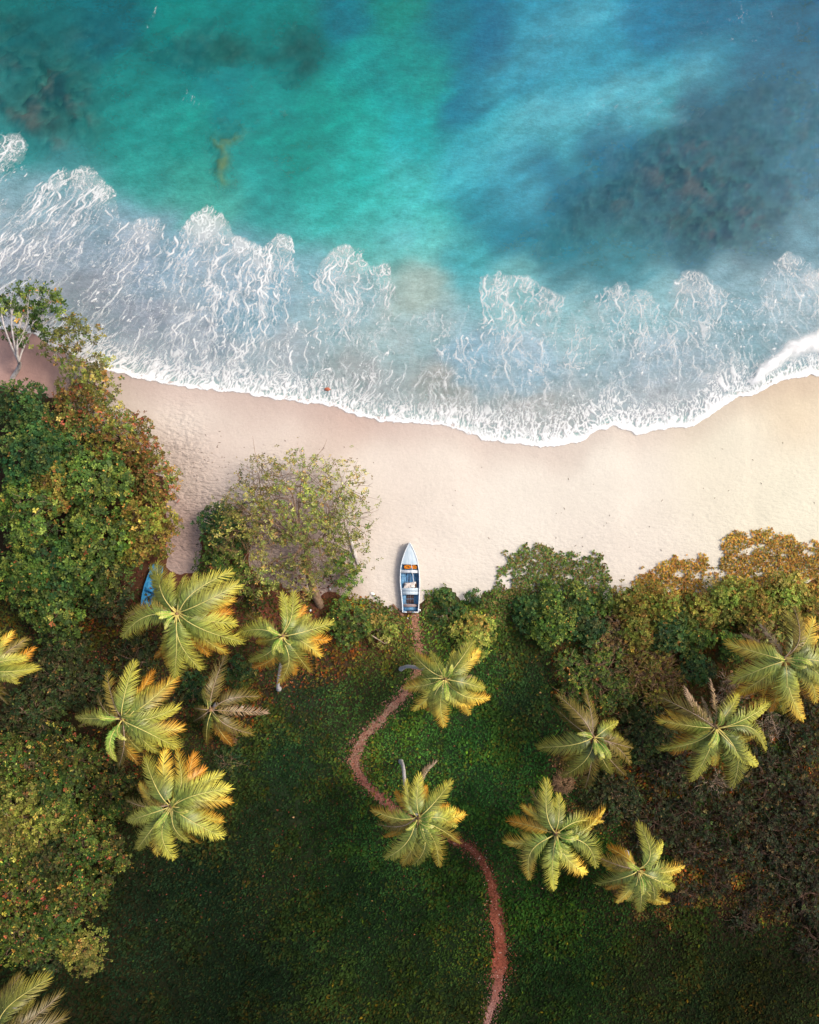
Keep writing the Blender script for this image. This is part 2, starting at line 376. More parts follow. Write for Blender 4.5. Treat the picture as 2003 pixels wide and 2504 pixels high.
# ------------------------------------------------------------------ sea
WPTS = [(0, 0, (45, 118, 118)), (60, 70, (40, 112, 118)), (150, 180, (55, 120, 120)), (100, 260, (70, 105, 108)), (60, 400, (70, 145, 148)), (250, 60, (30, 100, 112)), (330, 180, (45, 135, 132)), (300, 330, (62, 150, 145)),  # pale wash tones hold foam film plus the sky's bluish reflection as colour
        (420, 30, (22, 135, 130)), (420, 110, (20, 120, 122)), (560, 130, (20, 112, 108)), (560, 230, (38, 140, 145)), (480, 330, (52, 150, 142)), (350, 430, (82, 162, 155)), (470, 470, (92, 168, 156)), (580, 60, (22, 130, 128)),
        (700, 40, (22, 132, 130)), (740, 150, (10, 105, 105)), (680, 260, (45, 150, 148)), (720, 380, (30, 150, 142)), (850, 60, (18, 118, 138)), (900, 160, (30, 150, 150)), (820, 280, (25, 158, 150)), (650, 480, (70, 162, 160)),
        (800, 480, (75, 178, 172)), (900, 380, (60, 178, 172)), (1000, 40, (22, 135, 128)), (1020, 180, (25, 150, 148)), (1030, 300, (45, 168, 172)), (980, 480, (115, 198, 190)), (1000, 580, (130, 198, 190)), (920, 600, (120, 188, 182)),
        (1120, 60, (18, 116, 140)), (1200, 110, (18, 108, 146)), (1150, 220, (20, 122, 156)), (1280, 180, (40, 142, 172)), (1350, 40, (38, 142, 172)), (1450, 70, (45, 150, 178)), (1600, 60, (24, 122, 158)), (1750, 50, (20, 108, 142)), (1950, 50, (20, 100, 132)),
        (1250, 300, (75, 170, 190)), (1400, 260, (66, 165, 188)), (1350, 330, (82, 172, 190)), (1550, 200, (48, 150, 178)), (1620, 260, (70, 160, 178)), (1750, 150, (40, 125, 155)), (1900, 180, (52, 108, 138)), (2000, 250, (84, 126, 152)),
        (1180, 430, (56, 146, 175)), (1250, 460, (70, 150, 178)), (1220, 560, (42, 128, 155)), (1350, 450, (36, 118, 150)), (1480, 380, (40, 112, 145)), (1450, 500, (40, 105, 132)), (1600, 460, (48, 100, 128)), (1700, 300, (52, 100, 130)),
        (1850, 420, (66, 108, 135)), (1950, 400, (86, 125, 150)), (1700, 600, (60, 105, 128)), (1850, 560, (84, 118, 136)), (1980, 560, (110, 148, 165)), (1350, 620, (44, 125, 145)), (1500, 640, (70, 138, 155)), (1120, 640, (84, 168, 178)),
        (1250, 700, (130, 186, 190)), (1400, 750, (150, 190, 196)), (1600, 740, (145, 186, 194)), (1800, 720, (140, 172, 184)), (1950, 720, (168, 190, 200)), (1300, 880, (160, 188, 204)), (1600, 880, (165, 185, 198)), (1150, 860, (150, 182, 200)),
        (1000, 720, (172, 188, 180)), (1050, 800, (160, 186, 190)), (950, 850, (168, 190, 192)), (850, 760, (150, 182, 190)), (750, 720, (140, 178, 190)), (650, 760, (134, 172, 190)), (550, 700, (140, 168, 186)), (450, 640, (148, 172, 190)),
        (350, 640, (150, 165, 182)), (250, 600, (150, 164, 180)), (150, 560, (158, 168, 182)), (50, 520, (150, 172, 184)), (60, 640, (160, 165, 180)), (200, 720, (152, 152, 164)), (350, 760, (158, 158, 172)), (500, 820, (160, 166, 180)), (700, 880, (170, 178, 186)),
        (900, 930, (172, 172, 172)), (1100, 950, (178, 172, 166)), (1300, 980, (182, 176, 172)), (1600, 960, (182, 182, 188)), (100, 730, (176, 172, 182)), (-200, 500, (150, 168, 182)), (-200, 200, (50, 120, 122)), (2250, 200, (60, 115, 145)), (2250, 600, (120, 155, 170)),
        (1000, -200, (20, 115, 130)), (300, -200, (30, 120, 122)), (1700, -200, (22, 112, 145)), (1000, -900, (12, 80, 110))]
wx, wy = axis(-44, 44, 0.3, 600.0), axis(-2, 50, 0.3, 600.0)
XW, YW = np.meshgrid(wx, wy, indexing='ij')
DW = shore_y(XW) - YW
UW, VW = XW / S + CU, CV - YW / S
ang = math.radians(28)
sx_, sy_ = XW * math.cos(ang) + YW * math.sin(ang), -XW * math.sin(ang) + YW * math.cos(ang)
duw = (fbm(sx_ * 0.10, sy_ * 0.22, 5, 14, 0.6) - 0.5) * 150; dvw = (fbm(sx_ * 0.10 + 50, sy_ * 0.22, 5, 15, 0.6) - 0.5) * 150
far_k = sstep(60, 46, np.abs(XW)) * sstep(70, 50, YW)
wc = lut(np.clip(UW + duw * far_k, -400, 2400), np.clip(VW + dvw * far_k, -1000, 1200), WPTS, 30, 2.2)
milk = np.zeros(UW.shape)
for (p_, q_, wd_, k_) in [((1060, 470), (1330, 300), 70, 0.55), ((1300, 320), (1560, 240), 60, 0.6), ((1540, 250), (1740, 190), 60, 0.32), ((1230, 190), (1460, 30), 80, 0.28), ((980, 560), (1010, 440), 80, 0.45), ((1120, 430), (1250, 420), 60, 0.25), ((1400, 300), (1650, 290), 40, 0.4)]:
    dd = seg_d(UW + duw * 0.9, VW + dvw * 0.9, p_, q_)
    milk = np.maximum(milk, k_ * np.exp(-(dd / wd_) ** 2))
milk *= 0.15 + 1.7 * fbm(sx_ * 0.30, sy_ * 1.0, 6, 190, 0.68)
wc = wc * (1 - milk[..., None]) + lin((138, 200, 212)) * milk[..., None]
dark = np.zeros(UW.shape)
for (p_, q_, wd_, k_) in [((1450, 560), (1800, 400), 120, 0.35), ((1700, 560), (1800, 560), 80, 0.4), ((1650, 330), (1950, 240), 70, 0.35), ((60, 60), (200, 330), 80, 0.35), ((370, 110), (640, 150), 40, 0.22), ((700, 90), (780, 190), 50, 0.28)]:
    dd = seg_d(UW + duw * 0.7, VW + dvw * 0.7, p_, q_)
    dark = np.maximum(dark, k_ * np.exp(-(dd / wd_) ** 2))
dark *= 0.5 + fbm(XW * 0.5, YW * 0.5, 5, 194, 0.68)
wc = wc * (1 - 0.85 * dark[..., None])
streak = (fbm(sx_ * 0.22, sy_ * 1.3, 5, 18, 0.6) - 0.5)
wc *= (1 + 0.55 * streak * sstep(-8, -16, DW))[..., None]
wk = sstep(-20, -9, DW + 3 * (fbm(XW * 0.3, YW * 0.3, 2, 160) - 0.5))[..., None]
wc = np.clip(wc * ((np.array([0.17, 0.60, 0.61]) + sstep(1080, 1350, UW)[..., None] * np.array([0.16, -0.03, 0.0])) * (1 - wk) + np.array([0.72, 0.73, 0.76]) * wk), 0.001, 0.8)
terr = terrain(XW, YW)
def bil(A):
    ii = np.clip(np.searchsorted(gx, XW) - 1, 0, nx - 2); jj = np.clip(np.searchsorted(gy, YW) - 1, 0, ny - 2)
    fx = (XW - gx[ii]) / (gx[ii + 1] - gx[ii]); fy = (YW - gy[jj]) / (gy[jj + 1] - gy[jj])
    return (A[ii, jj] * (1 - fx) + A[ii + 1, jj] * fx) * (1 - fy) + (A[ii, jj + 1] * (1 - fx) + A[ii + 1, jj + 1] * fx) * fy
dep = np.maximum(0.0, -bil(Zt))
abase = 0.36 * sstep(0, -1.5, DW) * sstep(-22, -10, DW) + 0.04
alpha = np.clip(abase + (0.96 - abase) * (1 - np.exp(-1.25 * dep)), 0, 0.96)
swell = (fbm(XW * 0.12, YW * 0.35, 3, 50) - 0.5) * 0.14 * sstep(-2, -12, DW)
def wave_ridge(x, y):
    u, v = x / S + CU, CV - y / S
    d = np.minimum(seg_d(u, v, (1850, 925), (1930, 845)), seg_d(u, v, (1930, 845), (2040, 790)))
    return 0.28 * np.exp(-(d / 24.0) ** 2)
ZW = np.maximum(swell, terr + 0.03) + wave_ridge(XW, YW)
nwx, nwy = XW.shape; IW = np.arange(nwx * nwy).reshape(nwx, nwy)
QW = np.stack([IW[:-1, :-1], IW[1:, :-1], IW[1:, 1:], IW[:-1, 1:]], -1).reshape(-1, 4)
keepw = ((DW < -0.12)[:-1, :-1] & (DW < -0.12)[1:, 1:] & (DW < -0.12)[1:, :-1] & (DW < -0.12)[:-1, 1:]).ravel()
tag(sub("sea_water", QW[keepw], np.stack([XW, YW, ZW], -1).reshape(-1, 3), wc, M['water'], attrs={'alpha': alpha}), kind="structure")

# ------------------------------------------------------------------ foam lace in the surf
FRONT = np.array([(-400, 380), (-60, 440), (0, 330), (40, 322), (62, 345), (66, 420), (110, 445), (140, 405), (200, 398), (236, 410), (265, 438), (290, 470), (300, 530), (332, 540), (345, 525), (392, 528), (412, 570), (440, 560), (470, 515),
                  (500, 500), (540, 520), (575, 560), (610, 590), (640, 600), (672, 570), (712, 570), (722, 640), (770, 665), (800, 612), (840, 598), (880, 606), (905, 640), (950, 640), (965, 720), (1010, 760), (1100, 745), (1160, 730), (1185, 668), (1218, 650),
                  (1250, 668), (1290, 668), (1325, 690), (1360, 720), (1440, 715), (1500, 680), (1530, 690), (1570, 705), (1620, 725), (1670, 660), (1710, 655), (1740, 690), (1800, 720), (1870, 670), (1930, 605), (1960, 620), (1990, 650), (2040, 600), (2400, 500)], float)
PLUMES = [(30, 360, 40, 0.9), (205, 430, 48, 0.62), (252, 462, 30, 0.9), (360, 555, 45, 0.8), (500, 545, 60, 1.25), (585, 590, 45, 1.1), (640, 630, 35, 1.15), (695, 590, 30, 1.0), (840, 630, 70, 0.8), (940, 660, 22, 0.5), (1222, 680, 45, 1.1), (1290, 690, 30, 0.7),
          (1340, 720, 45, 0.6), (1515, 700, 40, 0.75), (1570, 730, 35, 0.5), (1690, 680, 50, 0.8), (1740, 720, 40, 0.5), (1930, 625, 40, 0.7), (1985, 680, 30, 0.8), (138, 440, 26, 0.85), (470, 790, 50, 0.75), (590, 840, 45, 0.7), (690, 860, 50, 0.6), (560, 690, 40, 0.6), (640, 720, 40, 0.6), (90, 600, 50, 0.5), (20, 600, 40, 0.7), (850, 720, 50, 0.45), (1240, 800, 50, 0.45), (1450, 820, 70, 0.35), (1620, 800, 60, 0.4), (1150, 900, 80, 0.3)]
st = 2.0
fu, fv = np.meshgrid(np.arange(-200, 2204, st), np.arange(8, 1112, st), indexing='ij')
fx_, fy_ = (fu - CU) * S, (CV - fv) * S
warp1 = (fbm(fx_ * 0.8, fy_ * 0.8, 3, 33, 0.42) - 0.5); warp2 = (fbm(fx_ * 0.8 + 31, fy_ * 0.8, 3, 36, 0.42) - 0.5)
sh = CV - shore_y(fx_) / S + (fbm(fx_ * 1.6, fx_ * 0 + 3.3, 4, 38) - 0.5) * 16
fr = np.interp(fu + warp1 * 26, FRONT[:, 0], FRONT[:, 1]) + warp2 * 30
ds = (sh - fv)                      # px from the shoreline, seaward positive
df = (fv - fr)                      # px inside the foam front
slant = np.interp(fu, [-200, 0, 250, 500, 800, 1300, 2003], [1.1, 1.0, 0.75, 0.32, 0.05, 0.0, -0.2])
a_ = (fu + slant * (fv - 700)) * S  # along-shore coordinate carried by the backwash
b_ = fv * S
a_ = a_ + warp1 * 0.9 + (fbm(a_ * 2.0, b_ * 1.4, 2, 44) - 0.5) * 0.40
b_ = b_ + warp2 * 1.5 + (fbm(a_ * 1.7, b_ * 1.7, 2, 47) - 0.5) * 0.5
pl = np.zeros_like(fu); head = np.zeros_like(fu)
wob_ = (fbm(fx_ * 0.45, fy_ * 0.45, 3, 140) - 0.5) * 90
for ip, (pu, pv, w, k) in enumerate(PLUMES):
    sl = np.interp(pu, [-200, 0, 250, 500, 800, 1300, 2003], [1.1, 1.0, 0.75, 0.32, 0.05, 0.0, -0.2])
    cx = pu - sl * (fv - pv) + wob_ * sstep(0, 150, fv - pv)
    ex = np.exp(-((fu - cx) / (w * (0.75 + 0.003 * np.maximum(fv - pv, 0)))) ** 2)
    along = sstep(-w * 0.95, -w * 0.3, fv - pv) * np.exp(-np.maximum(fv - pv - w * 0.7, 0) / (190.0 if k > 0.65 else 90.0))
    pl = np.maximum(pl, k * ex * along)
    if ip < 20: head = np.maximum(head, k * np.exp(-(np.hypot(fu - pu, (fv - pv) * 0.9) / (w * 0.85)) ** 4))
inside = sstep(0, 16, df) * sstep(-1.0, 2.0, ds)
pl *= inside; head *= inside
patch_ = fbm(fx_ * 0.30, fy_ * 0.22, 3, 52)
den = np.clip(1.0 * pl + (0.10 + 0.55 * sstep(0.40, 0.72, patch_)) * inside, 0, 1.3)
# streams: level lines of a noise drawn out along the backwash, breaking up with distance
n1 = fbm(a_ * 1.0, b_ * 0.30, 3, 141, 0.42); l1 = np.abs(n1 - 0.5)
n2 = fbm(a_ * 1.9 + 7, b_ * 0.60, 3, 145, 0.42); l2 = np.abs(n2 - 0.48)
brk = fbm(fx_ * 1.7, fy_ * 1.4, 3, 55); brk2 = fbm(fx_ * 0.9 + 5, fy_ * 0.7, 3, 57)
wA = 0.0015 + 0.026 * np.clip(den, 0, 1.0) * sstep(0.36, 0.82, brk)
sA = sstep(wA + 0.009, wA * 0.5, l1) * sstep(0.06, 0.26, den) * sstep(0.20, 0.36, brk2 + 0.35 * den) * (0.62 + 0.38 * sstep(0.3, 0.7, den))
wB = 0.0005 + 0.018 * np.clip(den - 0.15, 0, 1) * sstep(0.38, 0.85, brk)
sB = sstep(wB + 0.009, wB * 0.5, l2) * sstep(0.14, 0.5, den) * sstep(0.34, 0.52, brk2 + 0.30 * den) * 0.7
# webs: warped cells, tight and clotted at the plume heads
f1, f2 = worley(a_ / 0.85 + (n2 - 0.5) * 1.5, b_ / 1.9 + (n1 - 0.5) * 1.8, 5); e1 = f2 - f1
f1b, f2b = worley(a_ / 0.50 + (n1 - 0.5) * 1.8, b_ / 0.75 + (n2 - 0.5) * 1.8, 9); e2 = f2b - f1b
wC = 0.004 + 0.13 * np.clip(den - 0.25, 0, 1) * sstep(0.34, 0.85, brk)
sC = sstep(wC + 0.035, wC * 0.4, e1) * sstep(0.25, 0.6, den) * sstep(0.36, 0.52, brk2 + 0.30 * den) * 0.9
wD = 0.010 + 0.18 * np.clip(head, 0, 1) * sstep(0.40, 0.85, brk)
sD = sstep(wD + 0.06, wD * 0.3, e2) * sstep(0.2, 0.55, head) * sstep(0.34, 0.50, brk + 0.14)
lace = np.maximum.reduce([sA * 0.7, sB * 0.6, sC * 0.85, sD * 0.6])
# strands: foam drawn out by the backwash, traced as drifting threads
fr_ = np.random.default_rng(91)
SLU, SLV = [-200, 0, 250, 500, 800, 1300, 2003], [1.1, 1.0, 0.75, 0.32, 0.05, 0.0, -0.2]
def trace(u0, v0, steps, life, w0, wig=1.0, st_=2.4):
    out = []; ph = fr_.random(len(u0)) * 200; sl0 = np.interp(u0, SLU, SLV)
    def disp(v):
        return ((fbm(u0 * 0.010, v * 0.010, 2, 180) - 0.5) * 60 + (fbm(u0 * 0.03, v * 0.022, 2, 183) - 0.5) * 46 + (fbm(ph, v * 0.03, 3, 185, 0.5) - 0.5) * 44) * wig
    d0 = disp(v0)
    for i in range(steps):
        v = v0 + i * st_ * 0.85
        u = u0 - sl0 * (v - v0) + disp(v) - d0
        t_ = i / np.maximum(life, 1)
        wv = vnoise(ph + i * 0.13, ph * 0, 186)
        wd = w0 * (0.15 + 2.4 * wv ** 2.4) * np.clip(1.15 - t_, 0, 1) ** 0.6
        ok_ = (t_ < 1) & (wv > 0.20)
        out.append((u[ok_], v[ok_], wd[ok_]))
    return [np.concatenate([o[i] for o in out]) for i in range(3)]
def splat(pts, gain=1.0):
    A = np.zeros_like(fu); u, v, w = pts
    gi, gj = (u + 200) / st, (v - 8) / st; i0, j0 = np.round(gi).astype(int), np.round(gj).astype(int)
    for di in range(-3, 4):
        for dj in range(-3, 4):
            ii, jj = i0 + di, j0 + dj
            d = np.hypot(ii - gi, jj - gj) * st
            val = np.clip(1.0 - (d - w) / 2.0, 0, 1) * np.clip(w / 0.8 + 0.28, 0, 1)
            m_ = (val > 0.02) & (ii >= 0) & (ii < fu.shape[0]) & (jj >= 0) & (jj < fu.shape[1])
            np.maximum.at(A, (ii[m_], jj[m_]), val[m_])
    return A * gain
S0, V0, L0, W0 = [], [], [], []
rings = []
for ip, (pu, pv, w, k) in enumerate(PLUMES):
    n_ = int(w * k * 0.42) + 3
    a_r = fr_.random(n_) * 6.28; q_r = np.sqrt(fr_.random(n_)) * w * 1.15
    S0.append(pu + q_r * np.cos(a_r)); V0.append(pv + q_r * np.sin(a_r) * 0.8 - w * 0.1)
    L0.append(fr_.uniform(18, 125, n_) * (0.6 + 0.5 * k)); W0.append(fr_.uniform(0.05, 0.95, n_) ** 1.7 * (0.45 + 0.6 * k))
    if ip < 20:
        for j_ in range(int(2 + w * 0.07)):
            t_ = np.linspace(0, 6.28, 90); rr = w * fr_.uniform(0.13, 0.42); o_u, o_v = fr_.normal(0, w * 0.5, 2)
            nz = (vnoise(np.cos(t_) * 1.3 + j_ * 9 + ip * 31, np.sin(t_) * 1.3, 188) - 0.5) * rr * 1.5
            wv = vnoise(t_ * 2.2 + j_ * 5 + ip, t_ * 0, 189); kk = wv > 0.22
            rings.append((pu + o_u + (rr + nz) * np.cos(t_) * 0.9, pv + o_v * 0.8 + (rr + nz) * np.sin(t_) * 1.25, (0.04 + 0.9 * wv ** 2) * (0.5 + 0.6 * k), kk))
n_ = 1300; su_, sv_ = fr_.uniform(-190, 2190, n_), fr_.uniform(380, 1060, n_)
kk = fr_.random(n_) < 0.10 + 0.9 * np.clip(den[np.clip(((su_ + 200) / st).astype(int), 0, fu.shape[0] - 1), np.clip(((sv_ - 8) / st).astype(int), 0, fu.shape[1] - 1)], 0, 1)
S0.append(su_[kk]); V0.append(sv_[kk]); L0.append(fr_.uniform(20, 80, kk.sum())); W0.append(fr_.uniform(0.0, 0.42, kk.sum()))
strand = splat(trace(np.concatenate(S0), np.concatenate(V0), 130, np.concatenate(L0), np.concatenate(W0)))
ring = splat([np.concatenate([r_[0][r_[3]] for r_ in rings]), np.concatenate([r_[1][r_[3]] for r_ in rings]), np.concatenate([r_[2][r_[3]] for r_ in rings])])
n_ = 1900; su_ = fr_.uniform(-190, 2190, n_); sv_ = CV - shore_y((su_ - CU) * S) / S - np.abs(fr_.normal(0, 62, n_)) - 12
swash = splat(trace(su_, sv_, 34, fr_.uniform(10, 34, n_), fr_.uniform(0.0, 0.55, n_), 0.8))
lace = np.maximum.reduce([lace, strand * inside, ring * inside, swash * 0.85 * inside]) * (0.74 + 0.26 * brk) * np.interp(fu, [1000, 1200, 2003], [1.0, 0.74, 0.70])
# swash: fans of fine threads that close up to a solid white lip
fa = a_ * 1.0; thread = fbm(fa * 4.2, b_ * 0.85, 4, 60, 0.62)
reach = 100 + 60 * (fbm(fx_ * 0.30, fx_ * 0 + 1.7, 3, 62) - 0.5) * 2 + np.interp(fu, [0, 150, 500, 800, 1000, 1250, 1400, 1600, 1750, 2003], [30, 10, 10, 20, -25, 25, 60, 55, 40, 10])
sw = np.clip(1 - ds / reach, 0, 1) * sstep(-0.6, 1.4, ds)
f1c, f2c = worley(a_ / 0.30 + (n2 - 0.5), b_ / 0.80 + (thread - 0.5) * 1.4, 13); e3 = f2c - f1c
n3 = fbm(a_ * 3.2, b_ * 0.8, 3, 149, 0.6); l3 = np.abs(n3 - 0.5)
swl = sstep(0.50, 0.05, e3 / (0.10 + 0.85 * sw ** 1.3)) * sstep(0.34, 0.66, thread + 0.50 * sw ** 1.1) * sstep(0.02, 0.35, sw)
swl = np.maximum(swl, sstep(0.02 + 0.09 * sw ** 1.5, 0.004, l3) * sstep(0.05, 0.4, sw) * sstep(0.3, 0.55, brk + 0.3 * sw))
lip = sstep(13, 2, ds + (fbm(fx_ * 2.2, fy_ * 2.2, 3, 65) - 0.5) * 22) * sstep(-0.6, 1.0, ds)
big = sstep(26, 5, ds + (fbm(fx_ * 1.0, fy_ * 1.0, 3, 67) - 0.5) * 40) * np.interp(fu, [0, 300, 700, 1100, 1250, 1700, 2003], [0.7, 0.3, 0.25, 0.4, 1, 1, 1])
foam = np.maximum.reduce([lace * 0.92, swl * (0.35 + 0.65 * sw) * sstep(0.10, 0.55, sw), lip * 0.98, big * 0.92 * sstep(-0.6, 1.0, ds)])
# breaking wave at the right
wd = np.minimum(seg_d(fu, fv, (1820, 955), (1870, 905)), np.minimum(seg_d(fu, fv, (1870, 905), (1940, 850)), seg_d(fu, fv, (1940, 850), (2150, 790)))) + (fbm(fx_ * 0.9, fy_ * 0.9, 4, 70) - 0.5) * 34
wm = sstep(1790, 1850, fu)
foam = np.maximum(foam, sstep(np.interp(fu, [1800, 1900, 2003], [8, 26, 52]), 2, wd) * wm * sstep(-1, 2, ds) * (0.75 + 0.25 * sstep(0.35, 0.6, fbm(fx_ * 2.5, fy_ * 2.5, 3, 72))))
foam = np.maximum(foam, 0.75 * sstep(0.22, 0.03, e3) * wm * sstep(120, 20, ds) * sstep(-0.6, 1.4, ds))
# milky film and flecks
film = 0.07 * inside * sstep(0.35, 0.75, fbm(fx_ * 0.5, fy_ * 0.35, 4, 74)) + 0.08 * np.clip(pl, 0, 1) * inside * fbm(fx_ * 1.2, fy_ * 1.2, 3, 75) + 0.30 * head * sstep(0.2, 0.7, fbm(fx_ * 0.9, fy_ * 0.9, 3, 76)) + 0.24 * sw ** 2.0
foam = np.maximum(foam, film * sstep(-1, 2, ds))
fl = sstep(0.70, 0.78, fbm(a_ * 3.1, b_ * 2.6, 4, 77, 0.68)) * inside * 0.75 * sstep(0.40, 0.55, fbm(fx_ * 0.4, fy_ * 0.4, 2, 78))
foam = np.maximum(foam, fl)
def streaks(cu, cv, ru, rv, angd, thr, amp, s):
    a = math.radians(angd); p = fx_ * math.cos(a) - fy_ * math.sin(a); q = fx_ * math.sin(a) + fy_ * math.cos(a)
    n = fbm(p * 1.4, q * 7.0, 4, s, 0.65)
    return amp * sstep(thr, thr + 0.08, n) * sstep(1.0, 0.4, np.hypot((fu - cu) / ru, (fv - cv) / rv))
for args in [(1560, 270, 240, 80, -42, 0.67, 0.12, 80), (1830, 70, 170, 80, -85, 0.71, 0.22, 83), (1340, 90, 60, 40, -30, 0.71, 0.2, 84), (480, 240, 60, 40, -70, 0.72, 0.25, 87), (370, 60, 30, 120, -65, 0.71, 0.22, 88)]:
    foam = np.maximum(foam, streaks(*args))
foam *= 0.90 + 0.10 * fbm(fx_ * 6, fy_ * 6, 2, 92)
foam = np.clip(foam, 0, 1)
fz = np.maximum((fbm(fx_ * 0.12, fy_ * 0.35, 3, 50) - 0.5) * 0.14 * sstep(-2, -12, shore_y(fx_) - fy_), terrain(fx_, fy_) + 0.03) + wave_ridge(fx_, fy_) + 0.035 + 0.03 * foam
fz = fz + np.where(foam > 0.9, 0.02, 0)
IF = np.arange(fu.size).reshape(fu.shape)
QS = np.stack([IF[:-1, 1:], IF[1:, 1:], IF[1:, :-1], IF[:-1, :-1]], -1)
mx4 = np.maximum.reduce([foam[:-1, :-1], foam[1:, :-1], foam[1:, 1:], foam[:-1, 1:]])
QS = QS[mx4 > 0.06]
ff = foam.ravel(); used = np.unique(QS); mp = np.full(fu.size, -1, np.int64); mp[used] = np.arange(len(used))
fo = mesh("sea_foam", np.stack([fx_, fy_, fz], -1).reshape(-1, 3)[used], mp[QS], M['foam'], smooth=True, attrs={'foam': np.where(ff < 0.05, 0, ff)[used]})
tag(fo, "white lacy foam trailing over the shallow surf and edging the beach", "foam", kind="stuff")

# ------------------------------------------------------------------ soil under the vegetation, earth path
EDGE = fbm(X * 0.9, Y * 0.9, 4, 95) - 0.5
EDGE2 = fbm(X * 0.9 + 77, Y * 0.9, 4, 97) - 0.5
insoil = in_poly(U + EDGE * 110, V_ + EDGE2 * 110, SOIL)
SOILPTS = [(100, 1100, (58, 48, 38)), (100, 1500, (44, 42, 30)), (400, 1650, (50, 42, 32)), (100, 1900, (50, 46, 28)), (150, 2300, (40, 36, 22)), (560, 1420, (104, 66, 50)), (700, 1440, (120, 78, 62)), (850, 1500, (92, 62, 46)), (960, 1510, (104, 72, 54)),  # earth under the grass darkened with the same painted vignette and shadow patches
           (750, 1650, (34, 46, 34)), (700, 1850, (30, 46, 30)), (500, 2150, (20, 32, 20)), (600, 2400, (18, 28, 18)), (900, 2200, (20, 34, 20)), (1000, 1700, (42, 58, 34)), (1150, 1850, (34, 54, 32)), (1270, 1700, (30, 44, 30)), (1100, 2350, (26, 38, 22)), (1100, 1500, (60, 62, 40)),
           (1350, 1450, (84, 72, 48)), (1500, 1550, (76, 58, 38)), (1700, 1480, (92, 74, 42)), (1900, 1500, (100, 70, 40)), (1500, 1800, (54, 42, 30)), (1800, 1950, (54, 38, 28)), (1900, 2150, (46, 32, 26)), (1650, 2200, (38, 30, 22)), (1400, 2350, (22, 32, 18)), (1800, 2420, (24, 30, 18))]
soilc = lut(U, V_, SOILPTS, 60) * 0.75
sm_ = insoil.astype(float)
for _ in range(4):
    sm_ = (sm_ + np.roll(sm_, 1, 0) + np.roll(sm_, -1, 0) + np.roll(sm_, 1, 1) + np.roll(sm_, -1, 1)) / 5
dzs = np.clip((sm_ - 0.5) * 0.5 + (fbm(X * 1.3, Y * 1.3, 3, 98) - 0.5) * 0.22, -0.12, 0.04)
soilF = QF.reshape(nx - 1, ny - 1, 4)[(sm_[:-1, :-1] > 0.02) & (np.abs(X[:-1, :-1]) < 300) & (Y[:-1, :-1] > -400)]
Vs = Vg.copy(); Vs[:, 2] += dzs.ravel()
tag(sub("ground", soilF.reshape(-1, 4), Vs, soilc, M['soil']), kind="structure")

PATH = [(1013, 1494, 5), (1016, 1512, 7), (1018, 1540, 7.5), (1022, 1575, 7.5), (1029, 1605, 7), (1030, 1630, 8), (1014, 1660, 9), (996, 1690, 11), (975, 1712, 13), (950, 1740, 12), (925, 1765, 11), (900, 1790, 12), (880, 1815, 14), (870, 1840, 15), (869, 1865, 15),
        (876, 1890, 14), (892, 1913, 12), (915, 1938, 11), (942, 1960, 11), (975, 1985, 11), (1015, 2010, 10), (1060, 2035, 10), (1105, 2053, 11), (1140, 2064, 12), (1165, 2085, 11), (1186, 2112, 11), (1200, 2150, 11), (1208, 2185, 14), (1212, 2220, 18), (1216, 2260, 20), (1222, 2310, 22),
        (1224, 2355, 22), (1221, 2395, 20), (1214, 2430, 16), (1203, 2465, 13), (1190, 2500, 12), (1172, 2540, 12), (1150, 2600, 12)]
pp = np.array(PATH); t0 = np.arange(len(pp)); tt = np.linspace(0, len(pp) - 1, 420)
pu, pv, pw = [np.interp(tt, t0, pp[:, i]) for i in range(3)]
ker = np.ones(17) / 17
def sm(a):
    return np.convolve(np.pad(a, 8, mode='edge'), ker, 'valid')
pu, pv = sm(pu), sm(pv); pw = sm(pw)
du, dv = np.gradient(pu), np.gradient(pv); ln = np.hypot(du, dv); nu, nv = -dv / ln, du / ln
cross = np.linspace(-1, 1, 13)
jl = (fbm(tt * 1.6, tt * 0 + 1, 4, 100, 0.7) - 0.58) * 1.9; jr = (fbm(tt * 1.6, tt * 0 + 9, 4, 101, 0.7) - 0.58) * 1.9
PU = np.zeros((len(tt), 13)); PV = PU.copy()
for j, c in enumerate(cross):
    w = pw * 0.86 * (1 + (jl if c < 0 else jr)) * c
    PU[:, j] = pu + nu * w; PV[:, j] = pv + nv * w
PG = G(PU, PV); PG[..., 2] += 0.05 + 0.03 * (1 - np.abs(cross))[None]
pc = lut(PU, PV, [(1016, 1520, (180, 134, 110)), (1026, 1600, (170, 122, 102)), (975, 1712, (184, 136, 116)), (900, 1790, (170, 124, 106)), (870, 1850, (158, 114, 98)), (915, 1938, (156, 100, 88)), (960, 1975, (158, 98, 88)), (1120, 2060, (124, 72, 58)), (1190, 2120, (112, 60, 48)), (1205, 2190, (124, 66, 52)),
                            (1205, 2260, (150, 76, 62)), (1212, 2330, (160, 76, 62)), (1235, 2330, (98, 52, 40)), (1240, 2250, (92, 54, 42)), (1215, 2420, (140, 80, 72)), (1195, 2490, (168, 116, 112))], 12) * 0.72
pc *= (0.8 + 0.4 * fbm(PU * 0.12, PV * 0.12, 3, 103))[..., None] * np.array([0.94, 1.22, 1.14])
IP = np.arange(PU.size).reshape(PU.shape)
QP = np.stack([IP[:-1, :-1], IP[:-1, 1:], IP[1:, 1:], IP[1:, :-1]], -1).reshape(-1, 4)
tag(mesh("dirt_path", PG.reshape(-1, 3), QP, M['path'], pc.reshape(-1, 3), smooth=True), kind="structure")
def path_dist(u, v):
    d = np.full(u.shape, 1e9)
    for i in range(0, len(tt), 5):
        d = np.minimum(d, np.hypot(u - pu[i], v - pv[i]) / pw[i])
    return d

